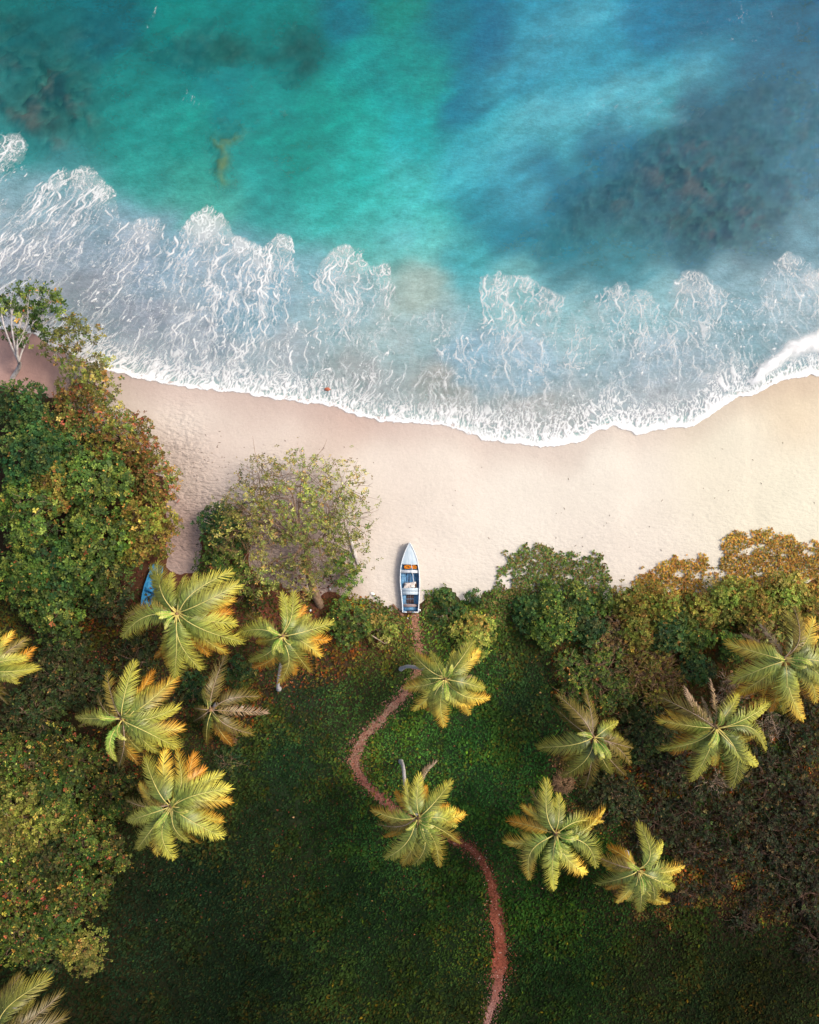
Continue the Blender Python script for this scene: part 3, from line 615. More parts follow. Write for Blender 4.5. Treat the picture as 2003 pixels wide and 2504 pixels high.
# ------------------------------------------------------------------ ground cover (grass, creeper, fallen leaves)
def blades(P, L, Wd, el, col, n_per=1, r=rng):
    """flat pointed leaves lying around their foot: one tri-pair each"""
    n = len(P); th = r.random(n) * 2 * math.pi
    d = np.stack([np.cos(th) * np.cos(el), np.sin(th) * np.cos(el), np.sin(el)], -1)
    s = np.stack([-np.sin(th), np.cos(th), np.zeros(n)], -1) * Wd[:, None] * 0.5
    m = P + d * L[:, None] * 0.5; m[:, 2] += L * 0.06
    V = np.stack([P, m - s, P + d * L[:, None], m + s], 1).reshape(-1, 3)
    F = np.arange(n * 4).reshape(n, 4)
    return V, F, np.repeat(col, 4, 0)
def pick(pal, n, r=rng):
    pal = np.array(pal, float); return pal[r.integers(0, len(pal), n)]
def scatter(n, u0, u1, v0, v1):
    return rng.uniform(u0, u1, n), rng.uniform(v0, v1, n)

GRASSPTS = [(560, 1620, (56, 66, 36)), (400, 1650, (54, 62, 34)), (200, 1600, (50, 68, 36)), (430, 1880, (44, 56, 30)), (150, 1750, (58, 66, 34)), (330, 1550, (56, 58, 34)), (620, 1780, (44, 66, 36)), (750, 1620, (30, 50, 34)), (760, 1700, (30, 54, 34)), (700, 1850, (28, 56, 34)), (850, 1700, (52, 84, 44)), (640, 1980, (26, 46, 28)), (500, 2150, (22, 42, 28)), (350, 2250, (22, 40, 28)), (600, 2400, (16, 32, 20)), (300, 2450, (18, 36, 24)), (850, 2150, (20, 40, 22)), (900, 2050, (34, 68, 34)),  # vignette toward the bottom and soft shadow patches are put into these grass colours
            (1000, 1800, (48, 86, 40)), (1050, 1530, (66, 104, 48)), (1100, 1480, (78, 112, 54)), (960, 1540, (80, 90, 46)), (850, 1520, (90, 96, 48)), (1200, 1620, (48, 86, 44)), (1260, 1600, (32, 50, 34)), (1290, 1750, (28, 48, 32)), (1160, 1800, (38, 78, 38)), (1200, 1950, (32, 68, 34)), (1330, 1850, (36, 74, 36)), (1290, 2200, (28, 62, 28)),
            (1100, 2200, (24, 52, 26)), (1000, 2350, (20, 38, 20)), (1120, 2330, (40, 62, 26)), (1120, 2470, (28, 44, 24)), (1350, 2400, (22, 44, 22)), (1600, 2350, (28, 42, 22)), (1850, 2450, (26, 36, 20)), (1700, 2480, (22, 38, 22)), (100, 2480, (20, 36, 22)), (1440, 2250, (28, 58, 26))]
def in_any(u, v, polys):
    m = np.zeros(u.shape, bool)
    for p in polys: m |= in_poly(u, v, p)
    return m
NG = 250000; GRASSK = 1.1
u, v = scatter(NG, -130, 2130, 1440, 2630)
wob = (vnoise(u * 0.03, v * 0.03, 3) - 0.5) * 90; wob2 = (vnoise(u * 0.03 + 50, v * 0.03, 4) - 0.5) * 90
ok = in_poly(u + wob * 0.4, v + wob2 * 0.4, SOIL)
lit = in_any(u + wob, v + wob2, LITTER) & (fbm(u * 0.02 + 9, v * 0.02, 3, 170) > np.where((v > 1560) & (u < 700), 0.56, 0.40))
ok &= ~lit | (rng.random(NG) < np.where(u > 1380, 0.8, 0.6))
pd = path_dist(u, v)
ok &= (pd > 0.72 + 0.35 * rng.random(NG))
ok &= ~((u < 230) & (v > 1600) & (v < 2330) & (rng.random(NG) < 0.8))
ok &= rng.random(NG) < 0.35 + 0.95 * fbm(u * 0.017, v * 0.017, 4, 111, 0.6)
u, v, lit = u[ok], v[ok], lit[ok]
n = len(u); P = G(u, v); P[:, 2] += 0.04
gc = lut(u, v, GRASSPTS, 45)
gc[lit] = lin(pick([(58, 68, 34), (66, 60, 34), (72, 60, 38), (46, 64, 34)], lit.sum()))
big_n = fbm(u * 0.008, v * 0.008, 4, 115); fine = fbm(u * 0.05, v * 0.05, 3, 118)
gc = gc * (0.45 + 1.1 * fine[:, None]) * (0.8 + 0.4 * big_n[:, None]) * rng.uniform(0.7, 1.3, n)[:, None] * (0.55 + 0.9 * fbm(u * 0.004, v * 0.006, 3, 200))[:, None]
br = rng.random(n) < 0.10 + 0.16 * (big_n > 0.55)
gc[br] = gc[br] * np.array([2.0, 0.95, 0.8])
yl = rng.random(n) < 0.02
gc[yl] = gc[yl] * np.array([2.6, 2.0, 0.9])
weed = fbm(u * 0.013 + 30, v * 0.013, 4, 205, 0.6) > 0.58; gc[weed] *= np.array([1.45, 1.15, 0.9])
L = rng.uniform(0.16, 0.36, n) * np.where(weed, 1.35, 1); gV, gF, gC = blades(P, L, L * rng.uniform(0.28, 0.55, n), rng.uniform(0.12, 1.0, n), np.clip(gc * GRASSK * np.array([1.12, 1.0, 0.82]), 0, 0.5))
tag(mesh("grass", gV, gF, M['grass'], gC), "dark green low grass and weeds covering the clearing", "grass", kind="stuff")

# fallen leaves
NL = 70000
u, v = scatter(NL, -60, 2080, 1370, 2300)
wob = (vnoise(u * 0.03, v * 0.03, 3) - 0.5) * 90; wob2 = (vnoise(u * 0.03 + 50, v * 0.03, 4) - 0.5) * 90
edge_l = in_any(u + wob, v + wob2, LITTER) & ((fbm(u * 0.02 + 9, v * 0.02, 3, 170) > np.where((v > 1560) & (u < 700), 0.50, 0.34)) | (rng.random(NL) < 0.25))
sandy = sstep(190, 70, np.hypot(u - 735, (v - 1370) * 1.2)) * 0.6
ok = (edge_l & (rng.random(NL) < np.where(u > 1380, 0.32, 0.6))) | (rng.random(NL) < sandy) | (rng.random(NL) < 0.05)
ok &= in_poly(u, v, SOIL) | (rng.random(NL) < sandy)
u, v = u[ok], v[ok]; n = len(u); P = G(u, v); P[:, 2] += 0.05 + rng.random(n) * 0.06
red = sstep(1300, 700, u)
lc = np.where((rng.random(n) < 0.75 * red + 0.1)[:, None], lin(pick([(132, 66, 48), (112, 52, 42), (150, 86, 60), (98, 50, 44), (120, 70, 66)], n)), lin(pick([(112, 80, 50), (90, 66, 44), (134, 100, 64), (72, 56, 44), (150, 118, 84), (86, 84, 44)], n)))
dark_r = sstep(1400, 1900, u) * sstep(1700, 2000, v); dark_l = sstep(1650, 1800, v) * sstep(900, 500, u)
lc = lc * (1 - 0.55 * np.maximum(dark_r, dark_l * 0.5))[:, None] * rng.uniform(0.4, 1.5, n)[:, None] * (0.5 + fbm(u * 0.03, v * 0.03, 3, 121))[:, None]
L = rng.uniform(0.10, 0.24, n)
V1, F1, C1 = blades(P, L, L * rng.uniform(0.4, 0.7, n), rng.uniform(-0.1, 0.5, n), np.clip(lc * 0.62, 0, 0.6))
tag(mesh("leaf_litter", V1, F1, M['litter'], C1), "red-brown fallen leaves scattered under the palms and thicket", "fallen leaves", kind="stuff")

# beach creeper reaching over the sand
CREEP = [[(1222, 1400), (1245, 1352), (1290, 1335), (1345, 1338), (1380, 1352), (1420, 1358), (1476, 1358), (1480, 1400), (1500, 1440), (1530, 1460), (1520, 1500), (1400, 1520), (1260, 1500), (1215, 1460)],
         [(1545, 1450), (1565, 1400), (1620, 1375), (1668, 1358), (1690, 1378), (1722, 1360), (1745, 1385), (1768, 1360), (1772, 1318), (1820, 1308), (1870, 1300), (1925, 1306), (1960, 1330), (2060, 1335), (2150, 1330), (2150, 1500), (1545, 1500)],
         [(1040, 1448), (1062, 1440), (1090, 1445), (1112, 1475), (1150, 1470), (1160, 1450), (1180, 1475), (1230, 1470), (1230, 1540), (1040, 1540)],
         [(870, 1475), (930, 1470), (985, 1500), (980, 1545), (880, 1540)]]
HOLES = [(1390, 1408, 20, 14), (1270, 1405, 22, 8), (1240, 1420, 20, 24), (1485, 1460, 24, 10), (1733, 1428, 22, 26), (1708, 1410, 12, 12), (1740, 1400, 16, 10), (1826, 1346, 18, 9), (1975, 1350, 22, 10), (1704, 1448, 14, 10), (1665, 1405, 18, 10), (1760, 1415, 14, 8), (1840, 1404, 12, 6)]
NC = 52000
u, v = scatter(NC, 860, 2140, 1290, 1545)
w1 = (fbm(u * 0.06, v * 0.06, 3, 125) - 0.5) * 50; w2 = (fbm(u * 0.06 + 40, v * 0.06, 3, 126) - 0.5) * 50
ok = in_any(u + w1, v + w2, CREEP)
for (hu, hv, ru, rv) in HOLES: ok &= (np.hypot((u + w1 * 0.5 - hu) / ru, (v + w2 * 0.5 - hv) / rv) > 0.78) | (rng.random(NC) < 0.06)
ok &= fbm(u * 0.035, v * 0.045, 3, 128) > 0.26
u, v = u[ok], v[ok]; n = len(u); P = G(u, v); P[:, 2] += 0.04 + 0.16 * rng.random(n)
cc = np.where((u < 1520)[:, None], lin(pick([(104, 124, 52), (84, 112, 48), (122, 110, 60), (116, 92, 58), (70, 96, 46)], n)), lin(pick([(176, 140, 56), (150, 124, 52), (180, 130, 58), (156, 106, 52), (118, 116, 50)], n)))  # golden right-hand leaves: the flare's warm glow painted into their colour
top = sstep(0, 40, v - np.interp(u, [1215, 1290, 1480, 1560, 1700, 1770, 1900, 2100], [1400, 1335, 1358, 1390, 1370, 1318, 1305, 1335]))
cc *= (1.15 - 0.25 * top)[:, None] * rng.uniform(0.5, 1.5, n)[:, None] * (0.6 + 0.8 * fbm(u * 0.05, v * 0.05, 3, 130))[:, None]
L = rng.uniform(0.13, 0.26, n)
V1, F1, C1 = blades(P, L, L * rng.uniform(0.55, 0.9, n), rng.uniform(-0.1, 0.7, n), np.clip(cc * 0.9, 0, 0.6))
tag(mesh("beach_creeper", V1, F1, M['leaf'], C1), "low green and bronze creeper spreading from the bushes over the pale sand", "creeper", kind="stuff")

# crumbs of earth and pebbles strewn along the path
n = 9000; ii = rng.integers(0, len(tt), n); off = rng.normal(0, 0.85, n)
u = pu[ii] + nu[ii] * pw[ii] * off + rng.normal(0, 2, n); v = pv[ii] + nv[ii] * pw[ii] * off + rng.normal(0, 2, n)
ok = v > 1500; u, v, ii = u[ok], v[ok], ii[ok]; n = len(u); P = G(u, v); P[:, 2] += 0.085 + 0.03 * rng.random(n)
ec = lut(u, v, [(1016, 1520, (176, 128, 104)), (975, 1712, (180, 128, 108)), (880, 1815, (166, 116, 98)), (915, 1938, (160, 100, 86)), (1120, 2060, (120, 70, 56)), (1200, 2150, (112, 62, 48)), (1215, 2330, (136, 74, 58)), (1195, 2490, (156, 110, 100))], 20) * rng.uniform(0.25, 0.85, n)[:, None]
pb_ = rng.random(n) < 0.045; ec[pb_] = lin((226, 206, 196)) * 0.6
L = rng.uniform(0.05, 0.15, n) * np.where(pb_, 0.6, 1)
V1, F1, C1 = blades(P, L, L * rng.uniform(0.6, 1.0, n), rng.uniform(-0.1, 0.3, n), ec)
tag(mesh("path_gravel", V1, F1, M['litter'], C1), "reddish earth crumbs and pale pebbles along the winding path", "gravel", kind="stuff")

# specks of driftwood on the sand
spk = []
for _ in range(150):
    uu, vv = rng.uniform(300, 2003), rng.uniform(1060, 1460)
    if rng.random() < 0.45: uu, vv = rng.normal(560, 130), rng.normal(1125, 28)
    d = G(uu, vv); s_y = shore_y(d[0])
    if d[1] > s_y - 2.2: continue
    a = rng.random() * 6.28; l = rng.uniform(0.03, 0.11); q = np.array([math.cos(a), math.sin(a), 0]) * l
    spk.append((np.array([d - q, d + q * 0.1 + [0, 0, 0.03], d + q]) + [0, 0, 0.02], [0.012, 0.02, 0.01]))
V1, F1 = tubes(spk, 4)
tag(mesh("driftwood_bits", V1, F1, M['speck']), "dark specks of driftwood and twigs strewn on the sand", "driftwood", kind="stuff")

# ------------------------------------------------------------------ trees and bushes
LEAFK = 0.78
PAL = {
 'green': ([(84, 114, 46), (106, 134, 54), (64, 96, 44), (130, 144, 60), (76, 98, 50)], [(200, 150, 70), (204, 190, 90), (190, 116, 70)], 0.03),
 'dark': ([(58, 92, 48), (46, 80, 46), (78, 108, 52), (92, 104, 50)], [(160, 120, 60), (150, 150, 70)], 0.02),
 'mix': ([(92, 112, 42), (70, 100, 38), (116, 126, 50), (78, 86, 38), (58, 86, 36), (96, 90, 42)], [(204, 104, 76), (220, 194, 84), (200, 150, 64), (214, 200, 100)], 0.10),
 'autumn': ([(134, 128, 56), (108, 120, 50), (150, 118, 58), (136, 94, 52), (92, 110, 46), (118, 112, 52)], [(206, 124, 84), (222, 186, 100), (190, 96, 72)], 0.10),
 'olive': ([(134, 140, 66), (110, 128, 60), (160, 158, 78), (120, 112, 66)], [(200, 150, 80), (216, 196, 110)], 0.08),
 'lime': ([(142, 150, 62), (164, 166, 72), (112, 130, 54), (178, 170, 84)], [(216, 180, 90), (190, 130, 70)], 0.07),
 'warm': ([(128, 128, 52), (108, 120, 48), (150, 140, 58), (132, 104, 48)], [(206, 164, 76), (180, 116, 62)], 0.04),
 'dry': ([(124, 96, 60), (104, 78, 52), (140, 108, 68), (96, 92, 46)], [(190, 150, 90), (80, 100, 50)], 0.12),
 'scrub': ([(64, 56, 36), (56, 50, 34), (66, 70, 40), (50, 66, 36), (56, 70, 38), (42, 56, 34)], [(120, 100, 56), (74, 92, 44)], 0.12),
 'shade': ([(58, 78, 38), (46, 66, 36), (74, 86, 42), (72, 70, 40)], [(140, 110, 60), (110, 120, 56)], 0.07),
}
def rosettes(P, N, size, pal, k=6, r=rng, bright=1.0, leafw=0.5):
    n = len(P); base, acc, pa = PAL[pal]
    N = N / (np.linalg.norm(N, axis=1, keepdims=True) + 1e-9)
    ref = np.where(np.abs(N[:, 2:3]) > 0.9, [[1.0, 0, 0]], [[0, 0, 1.0]])
    T = np.cross(N, ref); T /= np.linalg.norm(T, axis=1, keepdims=True) + 1e-9
    B = np.cross(N, T)
    th = (np.arange(k) * 2 * math.pi / k)[None] + r.random((n, 1)) * 6.28 + r.normal(0, 0.25, (n, k))
    el = r.uniform(-0.15, 0.75, (n, k))
    d = (np.cos(th) * np.cos(el))[..., None] * T[:, None] + (np.sin(th) * np.cos(el))[..., None] * B[:, None] + np.sin(el)[..., None] * N[:, None]
    side = -np.sin(th)[..., None] * T[:, None] + np.cos(th)[..., None] * B[:, None]
    L = size[:, None] * r.uniform(0.6, 1.15, (n, k))
    b0 = P[:, None] + d * (0.08 * L)[..., None]
    mid = P[:, None] + d * (0.6 * L)[..., None] + N[:, None] * (0.05 * L)[..., None]
    s = side * (leafw * 0.5 * L)[..., None]
    tip = P[:, None] + d * L[..., None] - N[:, None] * (0.06 * L)[..., None]
    V = np.stack([b0, mid - s, tip, mid + s], 2).reshape(-1, 3)
    F = np.arange(n * k * 4).reshape(-1, 4)
    c = lin(pick(base, n, r))[:, None] * np.ones((1, k, 1))
    am = r.random((n, k)) < pa * 0.6; c[am] = lin(pick(acc, am.sum(), r))
    am = r.random(n) < pa * 0.5; c[am] = lin(pick(acc, am.sum(), r))[:, None]
    c = c * r.uniform(0.65, 1.35, (n, k, 1)) * r.uniform(0.75, 1.25, (n, 1, 1)) * bright
    return V, F, np.clip(np.repeat(c.reshape(-1, 3), 4, 0) * LEAFK, 0, 0.6)

def bend(a, b, sag, r, n=5):
    t = np.linspace(0, 1, n)[:, None]; a = np.array(a, float); b = np.array(b, float)
    j = r.normal(0, 1, 3) * np.linalg.norm(b - a) * 0.10
    return a * (1 - t) + b * t + (4 * t * (1 - t)) * (np.array([0, 0, sag]) + j)

def tree(name, label, cat, u, v, rp, h, pal, dens=1.0, sparse=0.0, seed=0, base=None, group=None, bark='bark', size=0.30, k=6, twig=0, twig_mat='twig_brown', flat=0.55, bright=1.0, ax=(1, 1), leafw=0.5, mid=None):
    r = np.random.default_rng(1000 + seed)
    c = W(u, v, h * 0.62 + 1.2)
    R = rp * S * (H - c[2]) / H
    if base is None:
        b = np.array([c[0] + r.normal(0, 0.25), c[1] + r.normal(0, 0.25), 0]); b[2] = terrain(b[0], b[1])
    else:
        b = G(*base)
    root = empty(name, b); tag(root, label, cat, group)
    top = b[2] + h
    nl = int(np.clip(5 + R * R * 1.15, 6, 22)); lobes = []
    for i in range(nl):
        a = 2.39996 * i + r.random() * 0.7; q = math.sqrt((i + 0.3) / nl) * 0.80
        lr = R * r.uniform(0.85, 1.35) / math.sqrt(nl) * (1.15 - 0.25 * q)
        lx, ly = c[0] + R * q * math.cos(a) * ax[0], c[1] + R * q * math.sin(a) * ax[1]
        lz = top - lr * 0.75 - (q ** 1.6) * h * flat * r.uniform(0.6, 1.1) - h * 0.22 * r.random()
        lobes.append((np.array([lx, ly, max(lz, terrain(lx, ly) + lr * 0.35)]), lr))
    lc = np.array([l[0] for l in lobes]); lrr = np.array([l[1] for l in lobes])
    N_tot = int(dens * (math.pi * R * R * ax[0] * ax[1]) * 24 * (0.30 / size) ** 2)
    li = r.choice(nl, N_tot, p=lrr ** 2 / (lrr ** 2).sum())
    d = r.normal(0, 1, (N_tot, 3)); d[:, 2] = np.abs(d[:, 2]) * 1.0 - 0.25; d /= np.linalg.norm(d, axis=1, keepdims=True)
    rad = lrr[li] * np.where(r.random(N_tot) < 0.72, r.uniform(0.84, 1.16, N_tot), np.where(r.random(N_tot) < 0.3, r.uniform(1.1, 1.75, N_tot), r.uniform(0.35, 0.9, N_tot)))
    P = lc[li] + d * rad[:, None] * np.array([1, 1, 0.8])
    dist = np.linalg.norm((P[:, None] - lc[None]) / lrr[None, :, None], axis=2)
    dist[np.arange(N_tot), li] = 9
    keep = (dist.min(1) > 0.62) | (r.random(N_tot) < 0.25)
    if sparse:
        clump = fbm(P[:, 0] * 1.7 + seed, P[:, 1] * 1.7, 3, seed % 40, 0.65) + 0.18 * vnoise(P[:, 0] * 3 + seed, P[:, 1] * 3, 2)
        keep &= clump > np.quantile(clump, sparse)
    keep &= P[:, 2] > terrain(P[:, 0], P[:, 1]) + 0.08
    P, d2 = P[keep], d[keep]
    Nn = d2 * 0.6 + np.array([0, 0, 0.75]) + r.normal(0, 0.25, P.shape)
    tint = (r.uniform(0.62, 1.22, nl)[:, None] * (1 + r.normal(0, 0.07, (nl, 3))))[li[keep]]
    V, F, C = rosettes(P - b, Nn, size * r.uniform(0.7, 1.25, len(P)), pal, k, r, bright, leafw)
    C = np.clip(C * np.repeat(tint, 4 * k, 0), 0, 0.6)
    mesh("crown", V, F, M['leaf'], C, root)
    # trunk and limbs
    fork = b + (np.array([c[0], c[1], 0]) - np.array([b[0], b[1], 0])) * 0.55; fork[2] = b[2] + h * 0.42
    if mid is not None: fork = W(mid[0], mid[1], b[2] + h * 0.45)
    rt = 0.05 + 0.035 * R
    pts = bend(b - [0, 0, 0.15], fork, 0, r, 7)
    Vt, Ft = tube(pts - b, np.linspace(rt * 1.25, rt * 0.8, 7), 8)
    mesh("trunk", Vt, Ft, M[bark], parent=root, smooth=True)
    nb = min(nl, 5); mains = []
    for i in range(nb):
        pe = lobes[(i * 2 + 1) % nl][0] + [0, 0, lobes[(i * 2 + 1) % nl][1] * 0.1]
        mains.append([bend(fork, pe, R * 0.06, r, 9), []])
    if sparse or twig:
        ends = np.array([m_[0][-1] for m_ in mains])
        for j in range(nl):
            i = int(np.argmin(np.linalg.norm(ends - lobes[j][0], axis=1))); mn = mains[i][0]
            s0 = mn[r.integers(3, 7)]; sub_ = bend(s0, lobes[j][0] + [0, 0, lobes[j][1] * 0.3], R * 0.04, r, 6)
            mains[i][1].append((sub_, np.linspace(rt * 0.26, rt * 0.09, 6)))
            sel = np.where(li[keep] == j)[0]
            for q in r.permutation(sel)[:(7 if sparse else 2)]:
                mains[i][1].append((bend(sub_[r.integers(2, 6)], P[q], 0, r, 4), np.linspace(rt * 0.09, 0.008, 4)))
    for mn, subs in mains:
        Vb, Fb = tubes([(mn - b, np.linspace(rt * 0.58, rt * 0.14, 9))] + [(p_ - b, q_) for p_, q_ in subs], 5)
        mesh("branch", Vb, Fb, M[bark], parent=root, smooth=True)
    if twig:
        lst = []
        for _ in range(twig):
            i = r.integers(nl); l0, lr = lobes[i]
            dd = r.normal(0, 1, 3); dd[2] = abs(dd[2]) * 0.6; dd /= np.linalg.norm(dd)
            p0 = l0 + dd * lr * r.uniform(0.1, 0.6); p1 = l0 + dd * lr * r.uniform(1.0, 1.45) + r.normal(0, 0.2, 3)
            cv = bend(p0, p1, 0.1, r, 5); lst.append((cv - b, np.linspace(0.028, 0.009, 5)))
            if r.random() < 0.7:
                q0 = cv[r.integers(1, 4)]; q1 = q0 + (p1 - p0) * 0.5 + r.normal(0, 0.25, 3); lst.append((bend(q0, q1, 0, r, 4) - b, np.linspace(0.018, 0.007, 4)))
        Vb, Fb = tubes(lst, 3)
        tag(mesh("bare_twigs", Vb, Fb, M[twig_mat], parent=root), kind="stuff")
    return root

gl = "trees along the left edge of the beach"
tree("beach_tree", "thin-leaved tree with forked white trunk leaning over the surf at the left edge", "tree", 60, 758, 100, 4.5, 'green', 1.1, 0.38, 1, base=(28, 925), group=gl, bark='bark_pale', size=0.30, mid=(46, 885), ax=(1.0, 0.85))
tree("beach_tree", "sparse tree reaching toward the foam line, right of the forked white trunk", "tree", 170, 842, 78, 4.5, 'olive', 0.75, 0.35, 2, base=(185, 960), group=gl, bark='bark_pale', size=0.28, ax=(1.1, 1.0))
tree("beach_tree", "yellowish sparse tree beside the leaning pale bare trunk near the wet sand", "tree", 215, 935, 82, 4.5, 'olive', 0.9, 0.25, 3, group=gl, size=0.28, ax=(1.15, 0.9))
tree("beach_tree", "small round dark tree at the left edge below the forked white trunk", "tree", 40, 985, 70, 5, 'dark', 1.1, 0, 4, group=gl)
tree("beach_tree", "bronze and green tree touching the sand below the leaning pale trunk", "tree", 175, 1010, 85, 5, 'autumn', 1.0, 0.12, 5, group=gl, size=0.27)
tree("beach_tree", "large dark green tree filling the left edge above the bright rosette-leaved trees", "tree", 75, 1105, 115, 6, 'dark', 1.15, 0, 6, group=gl)
tree("beach_tree", "red-tinged tree at the corner of the sandy gap, nearest the open beach", "tree", 290, 1085, 95, 4.5, 'autumn', 1.1, 0.1, 7, group=gl, size=0.25)
tree("beach_tree", "orange-leaved tree bordering the sandy gap on its left side", "tree", 372, 1180, 76, 4, 'autumn', 1.1, 0.1, 8, group=gl, size=0.25)
tree("beach_tree", "green tree with dense rosettes left of the orange-leaved gap tree", "tree", 225, 1190, 105, 5.5, 'green', 1.15, 0, 9, group=gl)
tree("beach_tree", "tall bright tree at the left edge with a bare grey twig poking out", "tree", 55, 1260, 105, 6, 'green', 1.15, 0, 10, group=gl, twig=24, twig_mat='twig_grey')
tree("beach_tree", "green tree at the foot of the sandy gap, above the blue boat", "tree", 345, 1300, 92, 4.5, 'warm', 1.1, 0.05, 11, group=gl, size=0.27)
tree("beach_tree", "broad bright green tree left of the half hidden blue boat", "tree", 225, 1345, 115, 5.5, 'green', 1.2, 0, 12, group=gl)
tree("beach_tree", "shadowy green tree at the left edge above the cut-off palm", "tree", 60, 1415, 95, 5, 'green', 1.1, 0, 13, group=gl, bright=0.85)
tree("beach_tree", "low green tree right of the cut-off palm, above the leafy undergrowth", "tree", 135, 1500, 78, 4, 'green', 1.0, 0, 14, group=gl, bright=0.8)
tree("beach_tree", "dim bush between the broad bright tree and the largest palm", "bush", 255, 1465, 62, 2.5, 'shade', 0.9, 0.1, 15, group=gl)
tree("beach_tree", "dark tree wedged between the large dark tree and the red-tinged corner tree", "tree", 165, 1090, 85, 4.6, 'dark', 1.1, 0.05, 16, group=gl)
tree("beach_tree", "olive tree in the middle of the left wood, below the dense rosette tree", "tree", 135, 1190, 80, 5.2, 'warm', 1.1, 0.05, 17, group=gl, size=0.27)
tree("beach_tree", "shaded tree between the broad bright tree and the left-edge trees", "tree", 130, 1395, 90, 4.4, 'dark', 1.1, 0.05, 18, group=gl)
tree("beach_tree", "dull green tree just left of the largest palm's lower left frond", "tree", 215, 1425, 70, 3.2, 'green', 1.0, 0.08, 32, group=gl, bright=0.7)
gu = "low undergrowth between the left palms"
tree("undergrowth_bush", "dim low bush right of the cut-off palm's longest frond", "bush", 150, 1590, 70, 1.6, 'shade', 0.95, 0.1, 140, group=gu, size=0.24)
tree("undergrowth_bush", "dim low bush directly left of the largest palm's lowest frond", "bush", 330, 1610, 62, 1.3, 'shade', 0.85, 0.15, 141, group=gu, size=0.22)
tree("undergrowth_bush", "dark green ground bush between the fan-fronded palm and the small brownish palm", "bush", 470, 1690, 46, 1.2, 'dark', 0.9, 0.1, 142, group=gu, size=0.22, bright=0.85)
tree("undergrowth_bush", "dark green ground bush above the small brownish palm's upright frond", "bush", 580, 1640, 44, 1.1, 'dark', 0.85, 0.12, 143, group=gu, size=0.22, bright=0.85)
tree("undergrowth_bush", "dusky bush left of the fan-fronded palm", "bush", 215, 1680, 64, 1.5, 'shade', 0.95, 0.1, 144, group=gu, size=0.24)
tree("undergrowth_bush", "low bush filling the space between the fan-fronded palm and the lowest full palm", "bush", 280, 1905, 46, 1.4, 'shade', 0.95, 0.1, 145, group=gu, size=0.22)
tree("undergrowth_bush", "dark bush on the clearing's edge right of the lowest full palm's upper fronds", "bush", 560, 1870, 42, 0.9, 'dark', 0.7, 0.2, 146, group=gu, size=0.2, bright=0.75)
# lower left thicket
gb = "thicket bushes in the lower left"
tree("thicket_bush", "dusky undergrowth bush below the cut-off palm", "bush", 75, 1745, 85, 2.5, 'shade', 1.0, 0.08, 20, group=gb, size=0.25, twig=10)
tree("thicket_bush", "yellow-flecked bush left of the palm with the broad orange fan fronds", "bush", 140, 1660, 75, 2.5, 'shade', 0.95, 0.1, 19, group=gb, size=0.25)
tree("thicket_bush", "bush with yellow and red leaves at the left edge, upper end of the thicket", "bush", 30, 1860, 85, 3.5, 'mix', 1.1, 0.05, 21, group=gb, size=0.25)
tree("thicket_bush", "red-dotted bush tucked under the lower fronds of the second left palm", "bush", 165, 1855, 90, 3, 'mix', 1.1, 0.05, 22, group=gb, size=0.25, bright=0.9)
tree("thicket_bush", "reddish bush touching the fronds of the lowest full palm on the left", "bush", 270, 1950, 68, 3, 'mix', 1.1, 0.05, 23, group=gb, size=0.25, bright=0.85)
tree("thicket_bush", "lime green bush with a bare grey branch at the left edge", "bush", 70, 2000, 105, 4, 'lime', 1.1, 0.05, 24, group=gb, size=0.25, bright=0.8, twig=14, twig_mat='twig_grey')
tree("thicket_bush", "bush of yellow and green leaves left of the lowest full palm", "bush", 205, 2050, 92, 4, 'mix', 1.15, 0.04, 25, group=gb, size=0.25)
tree("thicket_bush", "olive bush on the clearing's edge just below the lowest full palm", "bush", 285, 2085, 48, 2.5, 'mix', 1.0, 0.08, 26, group=gb, size=0.24, bright=0.8)
tree("thicket_bush", "large bush with scattered red leaves at the left edge of the thicket's lower half", "bush", 50, 2145, 100, 4, 'mix', 1.15, 0.04, 27, group=gb, size=0.25)
tree("thicket_bush", "brownish green bush bulging toward the dark clearing", "bush", 178, 2180, 88, 4, 'mix', 1.1, 0.05, 28, group=gb, size=0.25, bright=0.9)
tree("thicket_bush", "green bush at the left edge above the corner palm", "bush", 60, 2275, 90, 4, 'mix', 1.1, 0.05, 29, group=gb, size=0.25, bright=0.9)
tree("thicket_bush", "yellow-leaved bush at the lowest tip of the thicket", "bush", 205, 2325, 62, 3, 'lime', 1.15, 0.04, 30, group=gb, size=0.25, bright=0.8)
tree("thicket_bush", "shaded bush behind the corner palm's highest frond", "bush", 110, 2345, 60, 2.5, 'shade', 1.0, 0.05, 31, group=gb, size=0.25)
tree("thicket_bush", "green bush in the middle of the thicket, beside the lime green one", "bush", 140, 1935, 78, 3.2, 'green', 1.1, 0.05, 33, group=gb, size=0.25, bright=0.85)
tree("thicket_bush", "dark bush inside the lower half of the thicket", "bush", 125, 2100, 80, 3.4, 'shade', 1.1, 0.04, 34, group=gb, size=0.25)
tree("thicket_bush", "green bush linking the thicket's lower tip to the red-leaved bushes", "bush", 135, 2255, 72, 3.4, 'green', 1.1, 0.04, 35, group=gb, size=0.25, bright=0.8)
